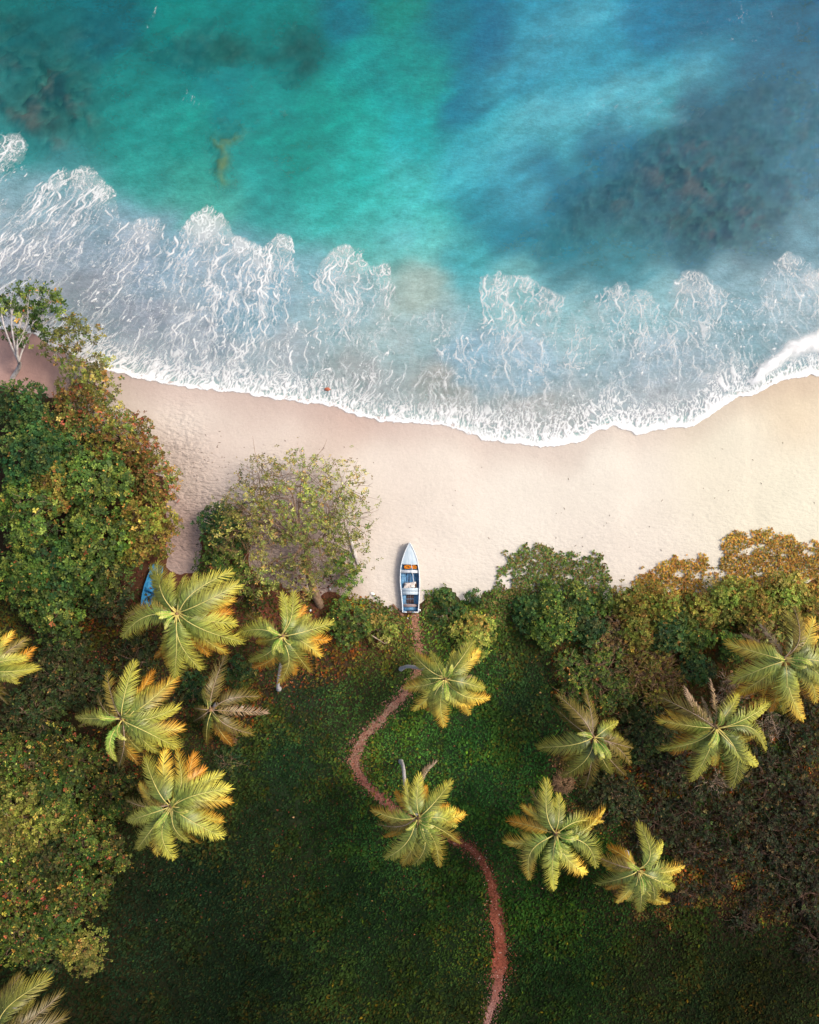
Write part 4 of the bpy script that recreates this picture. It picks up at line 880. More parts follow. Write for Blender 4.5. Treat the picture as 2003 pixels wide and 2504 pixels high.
# middle
tree("almond_tree", "wide open-branched tree with scattered olive leaves over pale sand", "tree", 712, 1285, 212, 5.0, 'olive', 0.95, 0.34, 40, base=(784, 1482), size=0.21, bark='bark', mid=(752, 1330), flat=0.35, bright=1.2, ax=(1.0, 0.92), twig=260, k=4)
tree("beach_shrub", "dense dark green shrub on the right side of the sandy gap", "shrub", 548, 1285, 68, 3.2, 'dark', 1.3, 0, 41, size=0.24, twig=30, twig_mat='twig_grey')
tree("beach_shrub", "mixed green and orange shrub above the top fronds of the second palm", "shrub", 545, 1385, 72, 3.0, 'green', 1.05, 0.08, 42, size=0.25, bright=0.8, twig=10, twig_mat='twig_grey')
tree("beach_shrub", "low brownish shrub right of the largest palm's upper frond", "shrub", 618, 1445, 52, 2.0, 'mix', 0.8, 0.25, 43, size=0.22, bright=0.85)
tree("beach_shrub", "green shrub below the white driftwood log", "shrub", 835, 1400, 56, 2.5, 'green', 0.85, 0.25, 44, size=0.24)
tree("beach_shrub", "rounded green shrub left of the boat's stern", "shrub", 845, 1522, 60, 2.2, 'green', 1.05, 0.08, 45, size=0.22, bright=0.85)
tree("beach_shrub", "small yellow-green shrub beside the path just below the boat", "shrub", 925, 1545, 44, 1.6, 'lime', 0.9, 0.15, 46, size=0.2, bright=0.85)
tree("beach_shrub", "yellow-green shrub above the palm that leans over the path", "shrub", 1162, 1560, 62, 2.2, 'lime', 1.15, 0.05, 47, size=0.2)
tree("beach_shrub", "low dark shrub right of the boat's stern", "shrub", 1092, 1492, 46, 1.2, 'dark', 1.0, 0.1, 48, size=0.2)
tree("beach_shrub", "tiny dark shrub standing alone on the sand left of the creeper", "shrub", 1160, 1462, 22, 1.0, 'dark', 1.1, 0, 49, size=0.2)
# right belt
gr = "round shrubs along the back of the beach"
RB = [(1300, 1500, 48, 2.2, 'dark', "dark rounded shrub at the left end of the right-hand belt"),
      (1352, 1462, 42, 2.2, 'green', "bright tipped shrub just under the left creeper patch"),
      (1352, 1530, 62, 2.8, 'green', "broad leafy shrub above the shadow-dark patch in the grass"),
      (1412, 1470, 50, 2.6, 'green', "tall leafy shrub under the bare sand hole in the creeper"),
      (1440, 1530, 48, 2.4, 'dark', "deep green shrub left of the dry brown bush"),
      (1475, 1478, 36, 1.8, 'green', "small green shrub at the notch where sand cuts into the bushes"),
      (1550, 1475, 52, 2.6, 'warm', "olive shrub right of the sandy notch"),
      (1560, 1545, 52, 2.6, 'warm', "olive shrub right of the dry brown bush"),
      (1622, 1485, 55, 2.8, 'warm', "leafy shrub below the left end of the bronze creeper"),
      (1640, 1550, 58, 2.8, 'dark', "dark leafy shrub above the pile of dead grey branches"),
      (1700, 1560, 48, 2.4, 'green', "green shrub left of the gap of bare reddish earth"),
      (1715, 1495, 48, 2.6, 'warm', "shrub below the largest bare sand patch in the bronze creeper"),
      (1775, 1470, 58, 2.6, 'lime', "yellow-green shrub right of the largest sand patch"),
      (1790, 1585, 42, 2.0, 'green', "small green shrub left of the rightmost palm"),
      (1845, 1480, 55, 2.6, 'warm', "warm green shrub above the rightmost palm's left fronds"),
      (1920, 1460, 60, 2.4, 'lime', "yellow-green shrub above the rightmost palm's upright fronds"),
      (1985, 1500, 52, 2.4, 'warm', "amber green shrub at the right edge above the rightmost palm"),
      (1700, 1640, 46, 2.0, 'dark', "dark shrub above the palm with the dry split fronds")]
for i, (u, v, rp, h, pal, lab) in enumerate(RB):
    tree("round_shrub", lab, "shrub", u, v, rp, h, pal, 1.2, 0.0, 60 + i, group=gr, size=0.22, bright=0.95)
tree("dry_bush", "dry brown bush between green shrubs in the right-hand belt", "bush", 1500, 1552, 52, 2.0, 'dry', 1.0, 0.15, 90, size=0.18, twig=60, twig_mat='twig_grey', bark='bark_dark')
tree("dry_bush", "olive bush full of thin twigs above the middle right palm", "bush", 1455, 1655, 105, 2.2, 'green', 1.1, 0.12, 91, size=0.19, twig=150, twig_mat='thatch', bright=0.85)
tree("dry_bush", "bush of bare tangled grey twigs left of the palm with dry split fronds", "bush", 1600, 1645, 92, 2.2, 'warm', 0.85, 0.25, 92, size=0.18, twig=330, twig_mat='thatch', bright=0.8)
tree("dry_bush", "twiggy straw-coloured bush above the rightmost palm", "bush", 1862, 1540, 58, 2.0, 'olive', 0.8, 0.2, 93, size=0.18, twig=150, twig_mat='twig_brown')
tree("dry_bush", "grey brushwood heap left of the rightmost palm's lower fronds", "bush", 1790, 1690, 48, 1.6, 'dry', 0.5, 0.3, 94, size=0.18, twig=130, twig_mat='twig_grey')
tree("dry_bush", "bleached bare branches right of the palm with dry split fronds", "bush", 1885, 1775, 46, 1.4, 'scrub', 0.4, 0.3, 95, size=0.18, twig=110, twig_mat='twig_grey')
tree("dry_bush", "pale forked dead branches below the palm with dry split fronds", "bush", 1745, 1915, 38, 1.2, 'scrub', 0.4, 0.3, 96, size=0.18, twig=60, twig_mat='twig_grey')
tree("dry_bush", "dark small-leaved bush between the two middle right palms", "bush", 1592, 1790, 78, 1.8, 'shade', 1.1, 0.05, 97, size=0.2)
tree("dry_bush", "shadowed green bush below the middle right palm", "bush", 1490, 1950, 84, 1.6, 'shade', 1.0, 0.08, 98, size=0.2, bright=0.75)
gs = "dark dry scrub in the lower right"
SC = [(1610, 1890), (1680, 1985), (1600, 2010), (1780, 1990), (1700, 2075), (1870, 1900), (1950, 1830), (1965, 1960), (1870, 2020), (1800, 2090), (1905, 2100), (1990, 2080), (1745, 2160), (1850, 2175), (1960, 2190), (1670, 2185), (1665, 1865), (1980, 1740), (1810, 2250), (1990, 2290)]
for i, (u, v) in enumerate(SC):
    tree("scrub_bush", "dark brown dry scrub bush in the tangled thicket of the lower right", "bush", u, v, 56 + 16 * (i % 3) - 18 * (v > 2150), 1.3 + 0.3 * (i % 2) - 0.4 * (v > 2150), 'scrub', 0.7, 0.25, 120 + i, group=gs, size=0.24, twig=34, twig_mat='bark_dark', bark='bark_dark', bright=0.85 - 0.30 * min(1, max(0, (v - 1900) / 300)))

# ------------------------------------------------------------------ coconut palms
def frond(root, Cw, tipw, kind, r, width=1.0):
    """one feather-shaped leaf: leaflets (mesh) with its midrib below it; points relative to the palm"""
    o = np.array(root.location)
    hd = tipw[:2] - Cw[:2]; L = np.linalg.norm(hd); hd /= L + 1e-9
    sd = np.array([-hd[1], hd[0], 0.0])
    n = 30; t = np.linspace(0, 1, n)
    rise = {0: 0.32, 1: 0.12, 2: 0.75, 3: 0.15, 4: 0.26, 5: 0.30}[kind] * L
    dz = tipw[2] - Cw[2]
    sweep = r.normal(0, 0.085) * L; fbr = r.uniform(0.72, 1.18)
    R = np.zeros((n, 3))
    hor = t - 0.06 * np.sin(math.pi * t)
    R[:, :2] = Cw[:2] + hd * (0.12 + (L - 0.12) * hor)[:, None] + sd[None, :2] * (sweep * np.sin(math.pi * t))[:, None]
    R[:, 2] = Cw[2] + rise * 4 * t * (1 - t) * (0.55) + dz * t ** 1.7 + 0.1
    # leaflets
    m = int(44 + 9 * L)
    tl = np.linspace(0.13, 0.995, m); tl = np.concatenate([tl, tl + 0.004]); side = np.repeat([-1.0, 1.0], m)
    tl = np.clip(tl + r.normal(0, 0.003, 2 * m), 0.1, 0.999)
    keep = r.random(2 * m) < {0: 0.97, 1: 0.96, 2: 0.97, 3: 0.6, 4: 0.97, 5: 0.75}[kind]
    tl, side = tl[keep], side[keep]; k = len(tl)
    pb = np.stack([np.interp(tl, t, R[:, i]) for i in range(3)], -1)
    tg = np.gradient(R, axis=0); tg /= np.linalg.norm(tg, axis=1, keepdims=True)
    tgl = np.stack([np.interp(tl, t, tg[:, i]) for i in range(3)], -1)
    lat = np.cross(tgl, [0, 0, 1.0]); lat /= np.linalg.norm(lat, axis=1, keepdims=True) + 1e-9
    up = np.cross(lat, tgl)
    roll = r.normal(0, 0.38); lat, up = lat * math.cos(roll) + up * math.sin(roll), up * math.cos(roll) - lat * math.sin(roll)
    prof = np.clip((tl - 0.08) / 0.22, 0, 1) ** 0.6 * np.where(tl > 0.6, 1 - 0.42 * ((tl - 0.6) / 0.4) ** 2.2, 1)
    ll = prof * (0.245 * L + 0.13) * width * np.where(r.random(k) < 0.08, 0.5, 1) * r.uniform(0.80, 1.14, k) * {0: 1, 1: 1, 2: 0.6, 3: 0.55, 4: 1, 5: 0.9}[kind]
    angl = np.radians(np.interp(tl, [0, 0.5, 0.85, 1], [66, 54, 40, 16]) + r.normal(0, 4, k))
    dr = np.cos(angl)[:, None] * tgl - (side * np.sin(angl))[:, None] * -lat
    droop = {0: 0.65, 1: 0.95, 2: 0.1, 3: 0.9, 4: 0.75, 5: 0.75}[kind] * r.uniform(0.6, 1.35) * r.uniform(0.6, 1.4, k)
    wl = 0.050 * (0.5 + 0.7 * prof)
    wv = np.cross(dr, up); wv /= np.linalg.norm(wv, axis=1, keepdims=True) + 1e-9
    m1 = pb + dr * (ll * 0.5)[:, None] + up * (0.10 * ll)[:, None]
    tp = pb + dr * (ll * 0.94)[:, None]; tp[:, 2] -= droop * ll * 0.75; m1[:, 2] -= droop * ll * 0.12
    V = np.stack([pb - wv * (wl * 0.35)[:, None], pb + wv * (wl * 0.35)[:, None], m1 + wv * (wl * 0.5)[:, None], m1 - wv * (wl * 0.5)[:, None], tp], 1).reshape(-1, 3)
    q = np.arange(k)[:, None] * 5
    F4 = q + np.array([[0, 1, 2, 3]]); F3 = q + np.array([[3, 2, 4]])
    g1, g2 = lin((100, 130, 60)), lin((166, 172, 72)); ye = lin((236, 214, 88)); og = lin((232, 158, 54)); dry = lin((186, 156, 128)); yg = lin((128, 168, 72)); brn = lin((152, 134, 58))
    blend = lambda a, b, w: a * (1 - w)[:, None] + b * w[:, None]
    tw = np.clip((tl - 0.25) / 0.7, 0, 1)
    if kind == 0: cb = blend(g1 * 0.75, g2, tw); ct = blend(g1 * 0.6 + g2 * 0.4, ye, 0.15 + 0.8 * tw)
    elif kind == 1: cb = blend(ye, og, 0.3 + 0.7 * tw); ct = blend(ye * 0.95, og, 0.55 + 0.45 * tw)
    elif kind == 2: cb = blend(yg, g2, tw); ct = blend(yg, ye, tw * 0.6)
    elif kind == 3: cb = blend(brn * 1.2, dry, tw); ct = blend(dry, dry * 1.1, tw)
    elif kind == 5: cb = blend(brn * 0.7, brn * 0.8, tw); ct = blend(brn * 0.85, brn * 1.1, tw)
    else: cb = blend(g1, ye, tw ** 1.5); ct = blend(g2, og, np.clip(tw * 1.25, 0, 1) ** 1.3)
    cm = (cb + ct) / 2
    ju = r.uniform(0.55, 1.35, k)[:, None]
    C = np.stack([cb * 0.95 * ju, cb * 0.95 * ju, cm * ju, cm * ju, ct * ju], 1).reshape(-1, 3)
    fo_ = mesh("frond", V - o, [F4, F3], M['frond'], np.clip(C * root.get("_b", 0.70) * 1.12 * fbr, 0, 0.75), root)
    Vm, Fm = tube(R + [0, 0, 0.015] - o, np.interp(t, [0, 0.15, 0.5, 1], [0.055, 0.038, 0.026, 0.012]), 5)
    mesh("midrib", Vm, Fm, M['midrib_dry' if kind in (3, 5) else 'midrib'], parent=fo_, smooth=True)

def palm(label, u, v, h, tips, seed, base=None, bend_=0.0, nuts=4, bright=0.78, extra=3, via=None, fill=3):
    r = np.random.default_rng(500 + seed)
    Cw = W(u, v, h)
    if base is None:
        q = 0.45 * h / H; b = G(u + (CU - u) * q, v + (CV - v) * q)
    else: b = G(*base)
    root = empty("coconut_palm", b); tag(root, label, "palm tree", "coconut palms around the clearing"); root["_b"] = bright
    nseg = 46; t = np.linspace(0, 1, nseg)
    if via is not None:
        wp = np.array([b] + [W(a_[0], a_[1], b[2] + a_[2]) for a_ in via] + [Cw]); tk = np.linspace(0, 1, len(wp))
        pts = np.stack([np.interp(t, tk, wp[:, i]) for i in range(3)], -1)
        for _ in range(30): pts[1:-1] = (pts[:-2] + pts[2:] + 2 * pts[1:-1]) / 4
    else:
        c1 = b + [0, 0, h * 0.35] + np.append(r.normal(0, 0.5, 2), 0); c2 = Cw - [0, 0, h * 0.3]
        pts = ((1 - t) ** 3)[:, None] * b + (3 * t * (1 - t) ** 2)[:, None] * c1 + (3 * t * t * (1 - t))[:, None] * c2 + (t ** 3)[:, None] * Cw
    pts[0, 2] -= 0.1
    rad = np.interp(t, [0, 0.06, 0.2, 1], [0.22, 0.17, 0.14, 0.115]) * (1 + 0.05 * (np.arange(nseg) % 2))
    Vt, Ft = tube(pts - b, rad, 10); mesh("trunk", Vt, Ft, M['palm_bark'], parent=root, smooth=True)
    Vt, Ft = tube(np.array([Cw - [0, 0, 0.7], Cw - [0, 0, 0.3], Cw + [0, 0, 0.1], Cw + [0, 0, 0.55]]) - b, [0.13, 0.2, 0.16, 0.02], 8)
    mesh("crown_shaft", Vt, Ft, M['thatch'], parent=root, smooth=True)
    for tip in tips:
        kind = tip[2] if len(tip) > 2 else 0
        dz = {0: -1.3, 1: -2.3, 2: 0.9, 3: -2.3, 4: -1.8, 5: -1.5}[kind] + r.normal(0, 0.4)
        tw = W(tip[0], tip[1], h + dz)
        frond(root, Cw + np.append(r.normal(0, 0.06, 2), {0: 0.05, 1: -0.35, 2: 0.25, 3: -0.45, 4: -0.15, 5: -0.1}[kind]), tw, kind, r)
    fillers = [0, 4, 0, 1, 4, 0]
    for i in range(fill):
        a = (i + r.random() * 0.7) * 6.28 / max(fill, 1); l = np.mean([np.linalg.norm(W(q_[0], q_[1], h)[:2] - Cw[:2]) for q_ in tips]) * r.uniform(0.72, 0.92)
        frond(root, Cw + [0, 0, -0.2], Cw + np.array([math.cos(a) * l, math.sin(a) * l, -1.3]), fillers[i % 6], r)
    for i in range(extra):
        a = r.random() * 6.28; l = r.uniform(0.9, 1.5)
        frond(root, Cw + [0, 0, 0.3], Cw + np.array([math.cos(a) * l, math.sin(a) * l, 1.3]), 2, r)
    for i in range(nuts):
        a = i * 6.28 / nuts + r.random(); p = Cw + np.array([math.cos(a) * 0.32, math.sin(a) * 0.32, -0.45 - 0.1 * r.random()]) - b
        th = np.linspace(0.12, math.pi - 0.12, 6)
        Vt, Ft = tube(np.stack([np.full(6, p[0]), np.full(6, p[1]), p[2] + 0.16 * np.cos(th)], -1), 0.13 * np.sin(th), 8)
        mesh("coconut", Vt, Ft, M['coconut'], parent=root, smooth=True)
    del root["_b"]
    return root

palm("largest palm crown, spreading pale green fronds beside the half hidden blue boat", 434, 1500, 11.5,
     [(385, 1377), (370, 1387), (419, 1405), (452, 1412), (560, 1400), (578, 1431), (567, 1468, 4), (560, 1498, 1), (590, 1568), (574, 1524), (549, 1594, 4), (508, 1600, 1), (487, 1632), (428, 1654), (402, 1600), (411, 1626, 4), (302, 1555), (307, 1513, 5), (376, 1462), (382, 1605, 1), (478, 1560), (500, 1455)], 1)
palm("palm with golden orange frond tips and a pale trunk foot showing below it", 692, 1554, 10.5,
     [(690, 1452), (718, 1450), (746, 1485, 1), (809, 1524), (803, 1565, 1), (782, 1602, 4), (759, 1641, 4), (721, 1646, 1), (685, 1668, 4), (621, 1632, 1), (613, 1615), (585, 1547), (604, 1502, 5), (636, 1513), (670, 1600, 2), (694, 1596, 2), (745, 1575), (748, 1520)], 2, base=(683, 1684))
palm("palm with broad orange-tipped fan fronds in the left undergrowth", 299, 1756, 10.5,
     [(328, 1621), (373, 1644, 1), (426, 1660, 4), (361, 1682), (432, 1730), (442, 1781, 4), (433, 1826), (383, 1838), (337, 1865, 1), (292, 1873, 5), (284, 1858, 2), (190, 1755), (196, 1775, 5), (240, 1702, 5), (263, 1647, 5), (357, 1843, 1), (345, 1715), (360, 1790)], 3)
palm("small brownish palm half shaded between the left-hand palms, with few thin fronds", 515, 1736, 5.0,
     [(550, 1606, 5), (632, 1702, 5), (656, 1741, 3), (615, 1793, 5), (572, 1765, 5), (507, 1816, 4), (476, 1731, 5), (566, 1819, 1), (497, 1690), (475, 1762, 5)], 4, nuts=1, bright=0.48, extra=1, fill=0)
palm("lowest full palm on the left, its thick fronds combed to the right", 420, 1970, 11.5,
     [(357, 1855), (404, 1836, 4), (434, 1838, 4), (474, 1847, 1), (495, 1883, 1), (538, 1894), (558, 1927), (560, 1958, 4), (540, 2005, 4), (541, 2043), (482, 2057, 4), (460, 2057), (424, 2096), (387, 2087, 4), (337, 2074), (315, 2005), (341, 1985), (313, 1957, 5), (338, 1927, 5), (500, 1925), (505, 2030, 1), (440, 2035)], 5)
palm("yellow-fronded palm cut off by the left edge", -28, 1640, 11,
     [(28, 1549, 4), (60, 1566, 5), (80, 1587, 1), (86, 1634), (40, 1668), (24, 1700, 5), (52, 1652, 4), (60, 1610), (-20, 1530), (-100, 1560), (-140, 1640), (-110, 1720), (-30, 1750, 5), (20, 1720, 5), (70, 1600, 5)], 6)
palm("dim palm in the bottom left corner", -8, 2520, 8,
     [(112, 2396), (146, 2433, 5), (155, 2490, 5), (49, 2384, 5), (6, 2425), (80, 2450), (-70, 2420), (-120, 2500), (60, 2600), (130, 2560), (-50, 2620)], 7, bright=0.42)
palm("palm leaning over the path below the boat, its grey trunk bowing from the left", 1088, 1659, 9.5,
     [(1005, 1592), (1053, 1595), (1154, 1572), (1168, 1594, 4), (1162, 1657, 3), (1182, 1683), (1192, 1707, 4), (1157, 1720, 4), (1147, 1744, 4), (1085, 1773, 4), (1094, 1710, 2), (1046, 1735, 1), (1013, 1734, 4), (992, 1681, 4), (999, 1667), (1140, 1700), (1062, 1745), (1120, 1640)], 8, base=(980, 1636), via=[(996, 1628, 2.5), (1040, 1636, 6.0)])
palm("palm standing over the path's second bend, its bare grey trunk rising behind it", 1023, 1999, 10.5,
     [(968, 1937, 1), (994, 1912), (1025, 1896), (1042, 1923, 1), (1102, 1912), (1094, 1970, 1), (1134, 1991, 4), (1114, 2020), (1124, 2059, 4), (1081, 2050), (1073, 2114, 4), (1068, 2078), (1013, 2112), (985, 2110, 4), (945, 2096), (943, 2044, 1), (926, 2015, 5), (913, 1981, 4), (1045, 2060, 2), (1060, 2020, 2)], 9, base=(980, 1862), via=[(987, 1872, 2.5), (990, 1925, 5.5), (1004, 1968, 8.5)])
palm("thin-leaved palm above the brown thatch clump", 1450, 1802, 8.0,
     [(1432, 1690, 5), (1368, 1702, 5), (1361, 1734, 5), (1319, 1826), (1377, 1896), (1494, 1889), (1469, 1856, 2), (1491, 1854, 2), (1522, 1808), (1510, 1765), (1544, 1828, 5), (1540, 1864, 5), (1527, 1894, 5), (1430, 1925, 5), (1405, 1850)], 10, nuts=2, bright=0.62, fill=2)
palm("palm with dry split upper fronds beside the bleached branches", 1750, 1778, 9.5,
     [(1618, 1705, 5), (1674, 1682, 3), (1716, 1705, 3), (1736, 1662, 3), (1882, 1717), (1847, 1798, 4), (1871, 1831), (1849, 1868), (1790, 1919), (1692, 1905), (1746, 1868, 4), (1620, 1831), (1649, 1840, 1), (1613, 1761, 4), (1812, 1850), (1715, 1850)], 11)
palm("rightmost palm, its warm yellow fronds cut by the right edge", 1917, 1612, 10,
     [(1781, 1573, 4), (1817, 1551, 3), (1860, 1530, 3), (1918, 1495, 5), (1941, 1488, 5), (1988, 1514, 4), (2000, 1556, 4), (2040, 1588), (2045, 1630), (2016, 1690), (1993, 1714, 4), (1962, 1757, 4), (1917, 1740), (1888, 1735, 1), (1861, 1707, 4), (1803, 1696, 4), (1794, 1664), (1975, 1650), (1940, 1700, 4)], 12)
palm("palm with one burnt orange frond, right of the path's lower curve", 1358, 2038, 10,
     [(1336, 1912), (1301, 1934, 5), (1245, 2006, 1), (1237, 2058, 4), (1294, 2146, 4), (1355, 2171), (1431, 2133, 4), (1457, 2117), (1415, 2113), (1471, 2008, 4), (1476, 1980, 4), (1414, 2043, 2), (1372, 2096, 2), (1330, 2120)], 13)
palm("lowest right-hand palm at the border of grass and brown scrub", 1560, 2127, 9,
     [(1563, 2015), (1490, 2072, 1), (1451, 2090, 5), (1457, 2160), (1484, 2172, 1), (1511, 2203, 4), (1563, 2226), (1599, 2197), (1631, 2206, 4), (1647, 2172), (1640, 2146), (1669, 2119, 4), (1535, 2200), (1590, 2170, 2)], 14)

# ------------------------------------------------------------------ boats
def hull(name, label, stations, depth, inner_mat, outer_mat, rim_mat, loc, rotz):
    """stations: (y along the boat, half width, centre x, gunwale height); y grows toward the bow"""
    root = empty(name, loc); root.rotation_euler = (0, 0, rotz)
    tag(root, label, "boat")
    st_ = np.array(stations); n = len(st_)
    prof = np.array([(1.0, 1.0), (0.97, 0.72), (0.90, 0.42), (0.74, 0.14), (0.40, 0.03), (0.0, 0.0)])
    half = np.concatenate([np.stack([-prof[:, 0], prof[:, 1]], -1), np.stack([prof[:-1, 0], prof[:-1, 1]], -1)[::-1]])
    def skin(shrink, zoff):
        V = []
        for (y, w, cx, g) in st_:
            for (a, b) in half:
                V.append((cx + a * max(w - shrink, 0.004), y, zoff + b * (g - zoff)))
        V = np.array(V); m = len(half)
        i, j = np.meshgrid(np.arange(n - 1), np.arange(m - 1), indexing='ij')
        return V, np.stack([i * m + j, i * m + j + 1, (i + 1) * m + j + 1, (i + 1) * m + j], -1).reshape(-1, 4), m
    V, F, m = skin(0, 0)
    c0 = len(V); V = np.vstack([V, [[st_[0, 2], st_[0, 0], st_[0, 3] * 0.5]]])
    F3 = np.array([[c0, j + 1, j] for j in range(m - 1)] + [[c0, 0, m - 1]])
    mesh("hull", V, [F, F3], M[outer_mat], parent=root, smooth=True)
    V2, F2, _ = skin(0.045, 0.08)
    mesh("inner_lining", V2, F2[:, ::-1], M[inner_mat], parent=root, smooth=True)
    for s in (-1, 1):
        pts = np.array([(cx + s * (w - 0.02), y, g + 0.015) for (y, w, cx, g) in st_])
        t = np.linspace(0, n - 1, 40); pts = np.stack([np.interp(t, np.arange(n), pts[:, i]) for i in range(3)], -1)
        tgn = np.gradient(pts, axis=0); lat = np.stack([tgn[:, 1], -tgn[:, 0], tgn[:, 2] * 0], -1); lat /= np.linalg.norm(lat, axis=1, keepdims=True)
        rows = [pts - lat * 0.045 - [0, 0, 0.03], pts - lat * 0.045 + [0, 0, 0.03], pts + lat * 0.045 + [0, 0, 0.03], pts + lat * 0.045 - [0, 0, 0.03]]
        Vr = np.stack(rows, 1).reshape(-1, 3); i, j = np.meshgrid(np.arange(39), np.arange(4), indexing='ij')
        Fr = np.stack([i * 4 + j, i * 4 + (j + 1) % 4, (i + 1) * 4 + (j + 1) % 4, (i + 1) * 4 + j], -1).reshape(-1, 4)
        mesh("gunwale", Vr, Fr, M[rim_mat], parent=root)
    return root, st_

zk = 0.035 / 9.583 * (H - 1.7) / H
bz = float(terrain(*G(1003, 1410)[:2]))
ZS = [(1888, 188, 803), (1800, 194, 805), (1700, 199, 806), (1600, 206, 804), (1480, 214, 802), (1350, 224, 796), (1250, 230, 793), (1150, 232, 790), (1050, 232, 789), (900, 221, 785), (760, 201, 785), (680, 184, 786), (600, 163, 787), (500, 126, 785), (400, 82, 784), (330, 48, 784), (280, 20, 785), (255, 3, 785)]
OY, OX = 1100, 793
st_b = [((OY - y) * zk, w * zk, (x - OX) * zk, 0.62 + 0.30 * max(0, (900 - y) / 650) ** 2 + (0.06 if y > 1700 else 0)) for (y, w, x) in ZS]
bloc = W(920 + OX / 9.583, 1300 + OY / 9.583, bz + 0.62); bloc[2] = bz - 0.03
boat, sb = hull("rowing_boat", "pale blue and white wooden rowing boat drawn up on the sand, bow toward the sea", st_b, 0.6, 'boat_blue', 'boat_white', 'boat_rim', bloc, 0)
def halfw(y): return float(np.interp(y, sb[:, 0], sb[:, 1])), float(np.interp(y, sb[:, 0], sb[:, 2])), float(np.interp(y, sb[:, 0], sb[:, 3]))
def cross_plank(name, yz0, yz1, z, mat, inset=0.05, thick=0.05, parent=boat, nseg=1):
    y0, y1 = (OY - yz1) * zk, (OY - yz0) * zk
    V, F = [], []
    for y in (y0, y1):
        w, cx, g = halfw(y)
        for zz in (z - thick, z):
            V += [(cx - w + inset, y, zz), (cx + w - inset, y, zz)]
    F = [[0, 4, 5, 1], [2, 3, 7, 6], [0, 1, 3, 2], [4, 6, 7, 5], [0, 2, 6, 4], [1, 5, 7, 3]]
    return mesh(name, np.array(V), np.array(F), M[mat], parent=parent)
# foredeck with a slight camber
ys = np.array([(OY - q) * zk for q in (757, 700, 620, 540, 460, 390, 330, 285, 262)])
V = []
for y in ys:
    w, cx, g = halfw(y); w = max(w - 0.05, 0.01)
    for a in np.linspace(-1, 1, 7): V.append((cx + a * w, y, g + 0.02 + 0.06 * (1 - a * a) * min(1, w * 2)))
i, j = np.meshgrid(np.arange(len(ys) - 1), np.arange(6), indexing='ij')
mesh("foredeck", np.array(V), np.stack([i * 7 + j, i * 7 + j + 1, (i + 1) * 7 + j + 1, (i + 1) * 7 + j], -1).reshape(-1, 4), M['boat_white'], parent=boat, smooth=True)
w, cx, g = halfw(ys[0]); Vb, Fb = box(cx - w + 0.06, cx + w - 0.06, ys[0] - 0.05, ys[0], 0.12, g + 0.05); mesh("bulkhead", Vb, Fb, M['boat_rim'], parent=boat)
cross_plank("thwart", 900, 972, 0.56, 'boat_rim')
cross_plank("thwart", 1322, 1398, 0.57, 'boat_white'); cross_plank("thwart", 1402, 1480, 0.57, 'boat_white')
cross_plank("stern_seat", 1708, 1772, 0.42, 'boat_pink', 0.10)
cross_plank("stern_seat", 1782, 1860, 0.34, 'boat_blue', 0.10)
for (q0, q1, mt) in ((972, 1322, 'boat_floor'), (1484, 1705, 'boat_brown')):
    y0, y1 = (OY - q1) * zk, (OY - q0) * zk
    for i in range(5):
        x0 = -0.55 + i * 0.22; Vb, Fb = box(x0 + 0.006, x0 + 0.214, y0, y1, 0.10, 0.135 + 0.006 * (i % 2), 0.006)
        mesh("floor_plank", Vb, Fb, M[mt if i in (1, 2, 3) else 'boat_blue'], parent=boat)
for q in (1060, 1180, 1590):
    y = (OY - q) * zk; w, cx, g = halfw(y)
    pts = np.array([(cx + a * (w - 0.06) * 0.97, y, 0.09 + (b) * (g - 0.12)) for a, b in ((-1, 1), (-0.96, 0.7), (-0.88, 0.42), (-0.72, 0.16), (0, 0.08), (0.72, 0.16), (0.88, 0.42), (0.96, 0.7), (1, 1))])
    Vb, Fb = tube(pts, 0.022, 4); mesh("rib", Vb, Fb, M['boat_blue'], parent=boat)
y = sb[0, 0]; w, cx, g = halfw(y)
for x0, x1 in ((cx - w + 0.03, cx - 0.30), (cx + 0.12, cx + w - 0.03)):
    Vb, Fb = box(x0, x1, y - 0.03, y + 0.045, g - 0.2, g + 0.05); mesh("transom_rail", Vb, Fb, M['boat_rim'], parent=boat)
Vb, Fb = box(cx - 0.295, cx + 0.115, y - 0.01, y + 0.035, g - 0.22, g + 0.02); mesh("motor_mount", Vb, Fb, M['boat_pink'], parent=boat)
def B(xz, yz, z): return np.array([(xz - OX) * zk, (OY - yz) * zk, z]) + bloc
# things in the boat
r = np.random.default_rng(77); lst = []
for (cx_, cy_, rr) in ((735, 830, 0.26), (895, 835, 0.19)):
    for i in range(16):
        a = np.linspace(0, 6.28, 22) + r.random() * 6; q = rr * r.uniform(0.35, 1.05)
        p = B(cx_, cy_, 0.30 + 0.015 * i) + np.stack([q * 1.2 * np.cos(a) + r.normal(0, 0.02, 22), q * 0.62 * np.sin(a) + r.normal(0, 0.02, 22), r.normal(0, 0.015, 22)], -1); lst.append((p, 0.022))
o0 = B(800, 830, 0.3)
Vb, Fb = tubes([(p - o0, q) for p, q in lst], 5); ro = mesh("rope_coil", Vb, Fb, M['orange_rope'], smooth=True); ro.location = o0
tag(ro, "orange rope coiled behind the foredeck of the rowing boat", "rope")
Vb, Fb = box(-0.56, 0.56, -0.23, 0.22, -0.1, 0.0); tr_ = mesh("rope_tray", Vb, Fb, M['boat_blue'], parent=boat); tr_.location = B(800, 832, 0.26) - bloc
p0, p1 = B(826, 762, 0.86), B(884, 1205, 0.62); Vb, Fb = tube(np.linspace(p0, p1, 6) - p1, 0.026, 8); po = mesh("wooden_pole", Vb, Fb, M['boat_rim'], smooth=True); po.location = p1
tag(po, "thin white pole lying lengthwise across the front seat of the rowing boat", "pole")
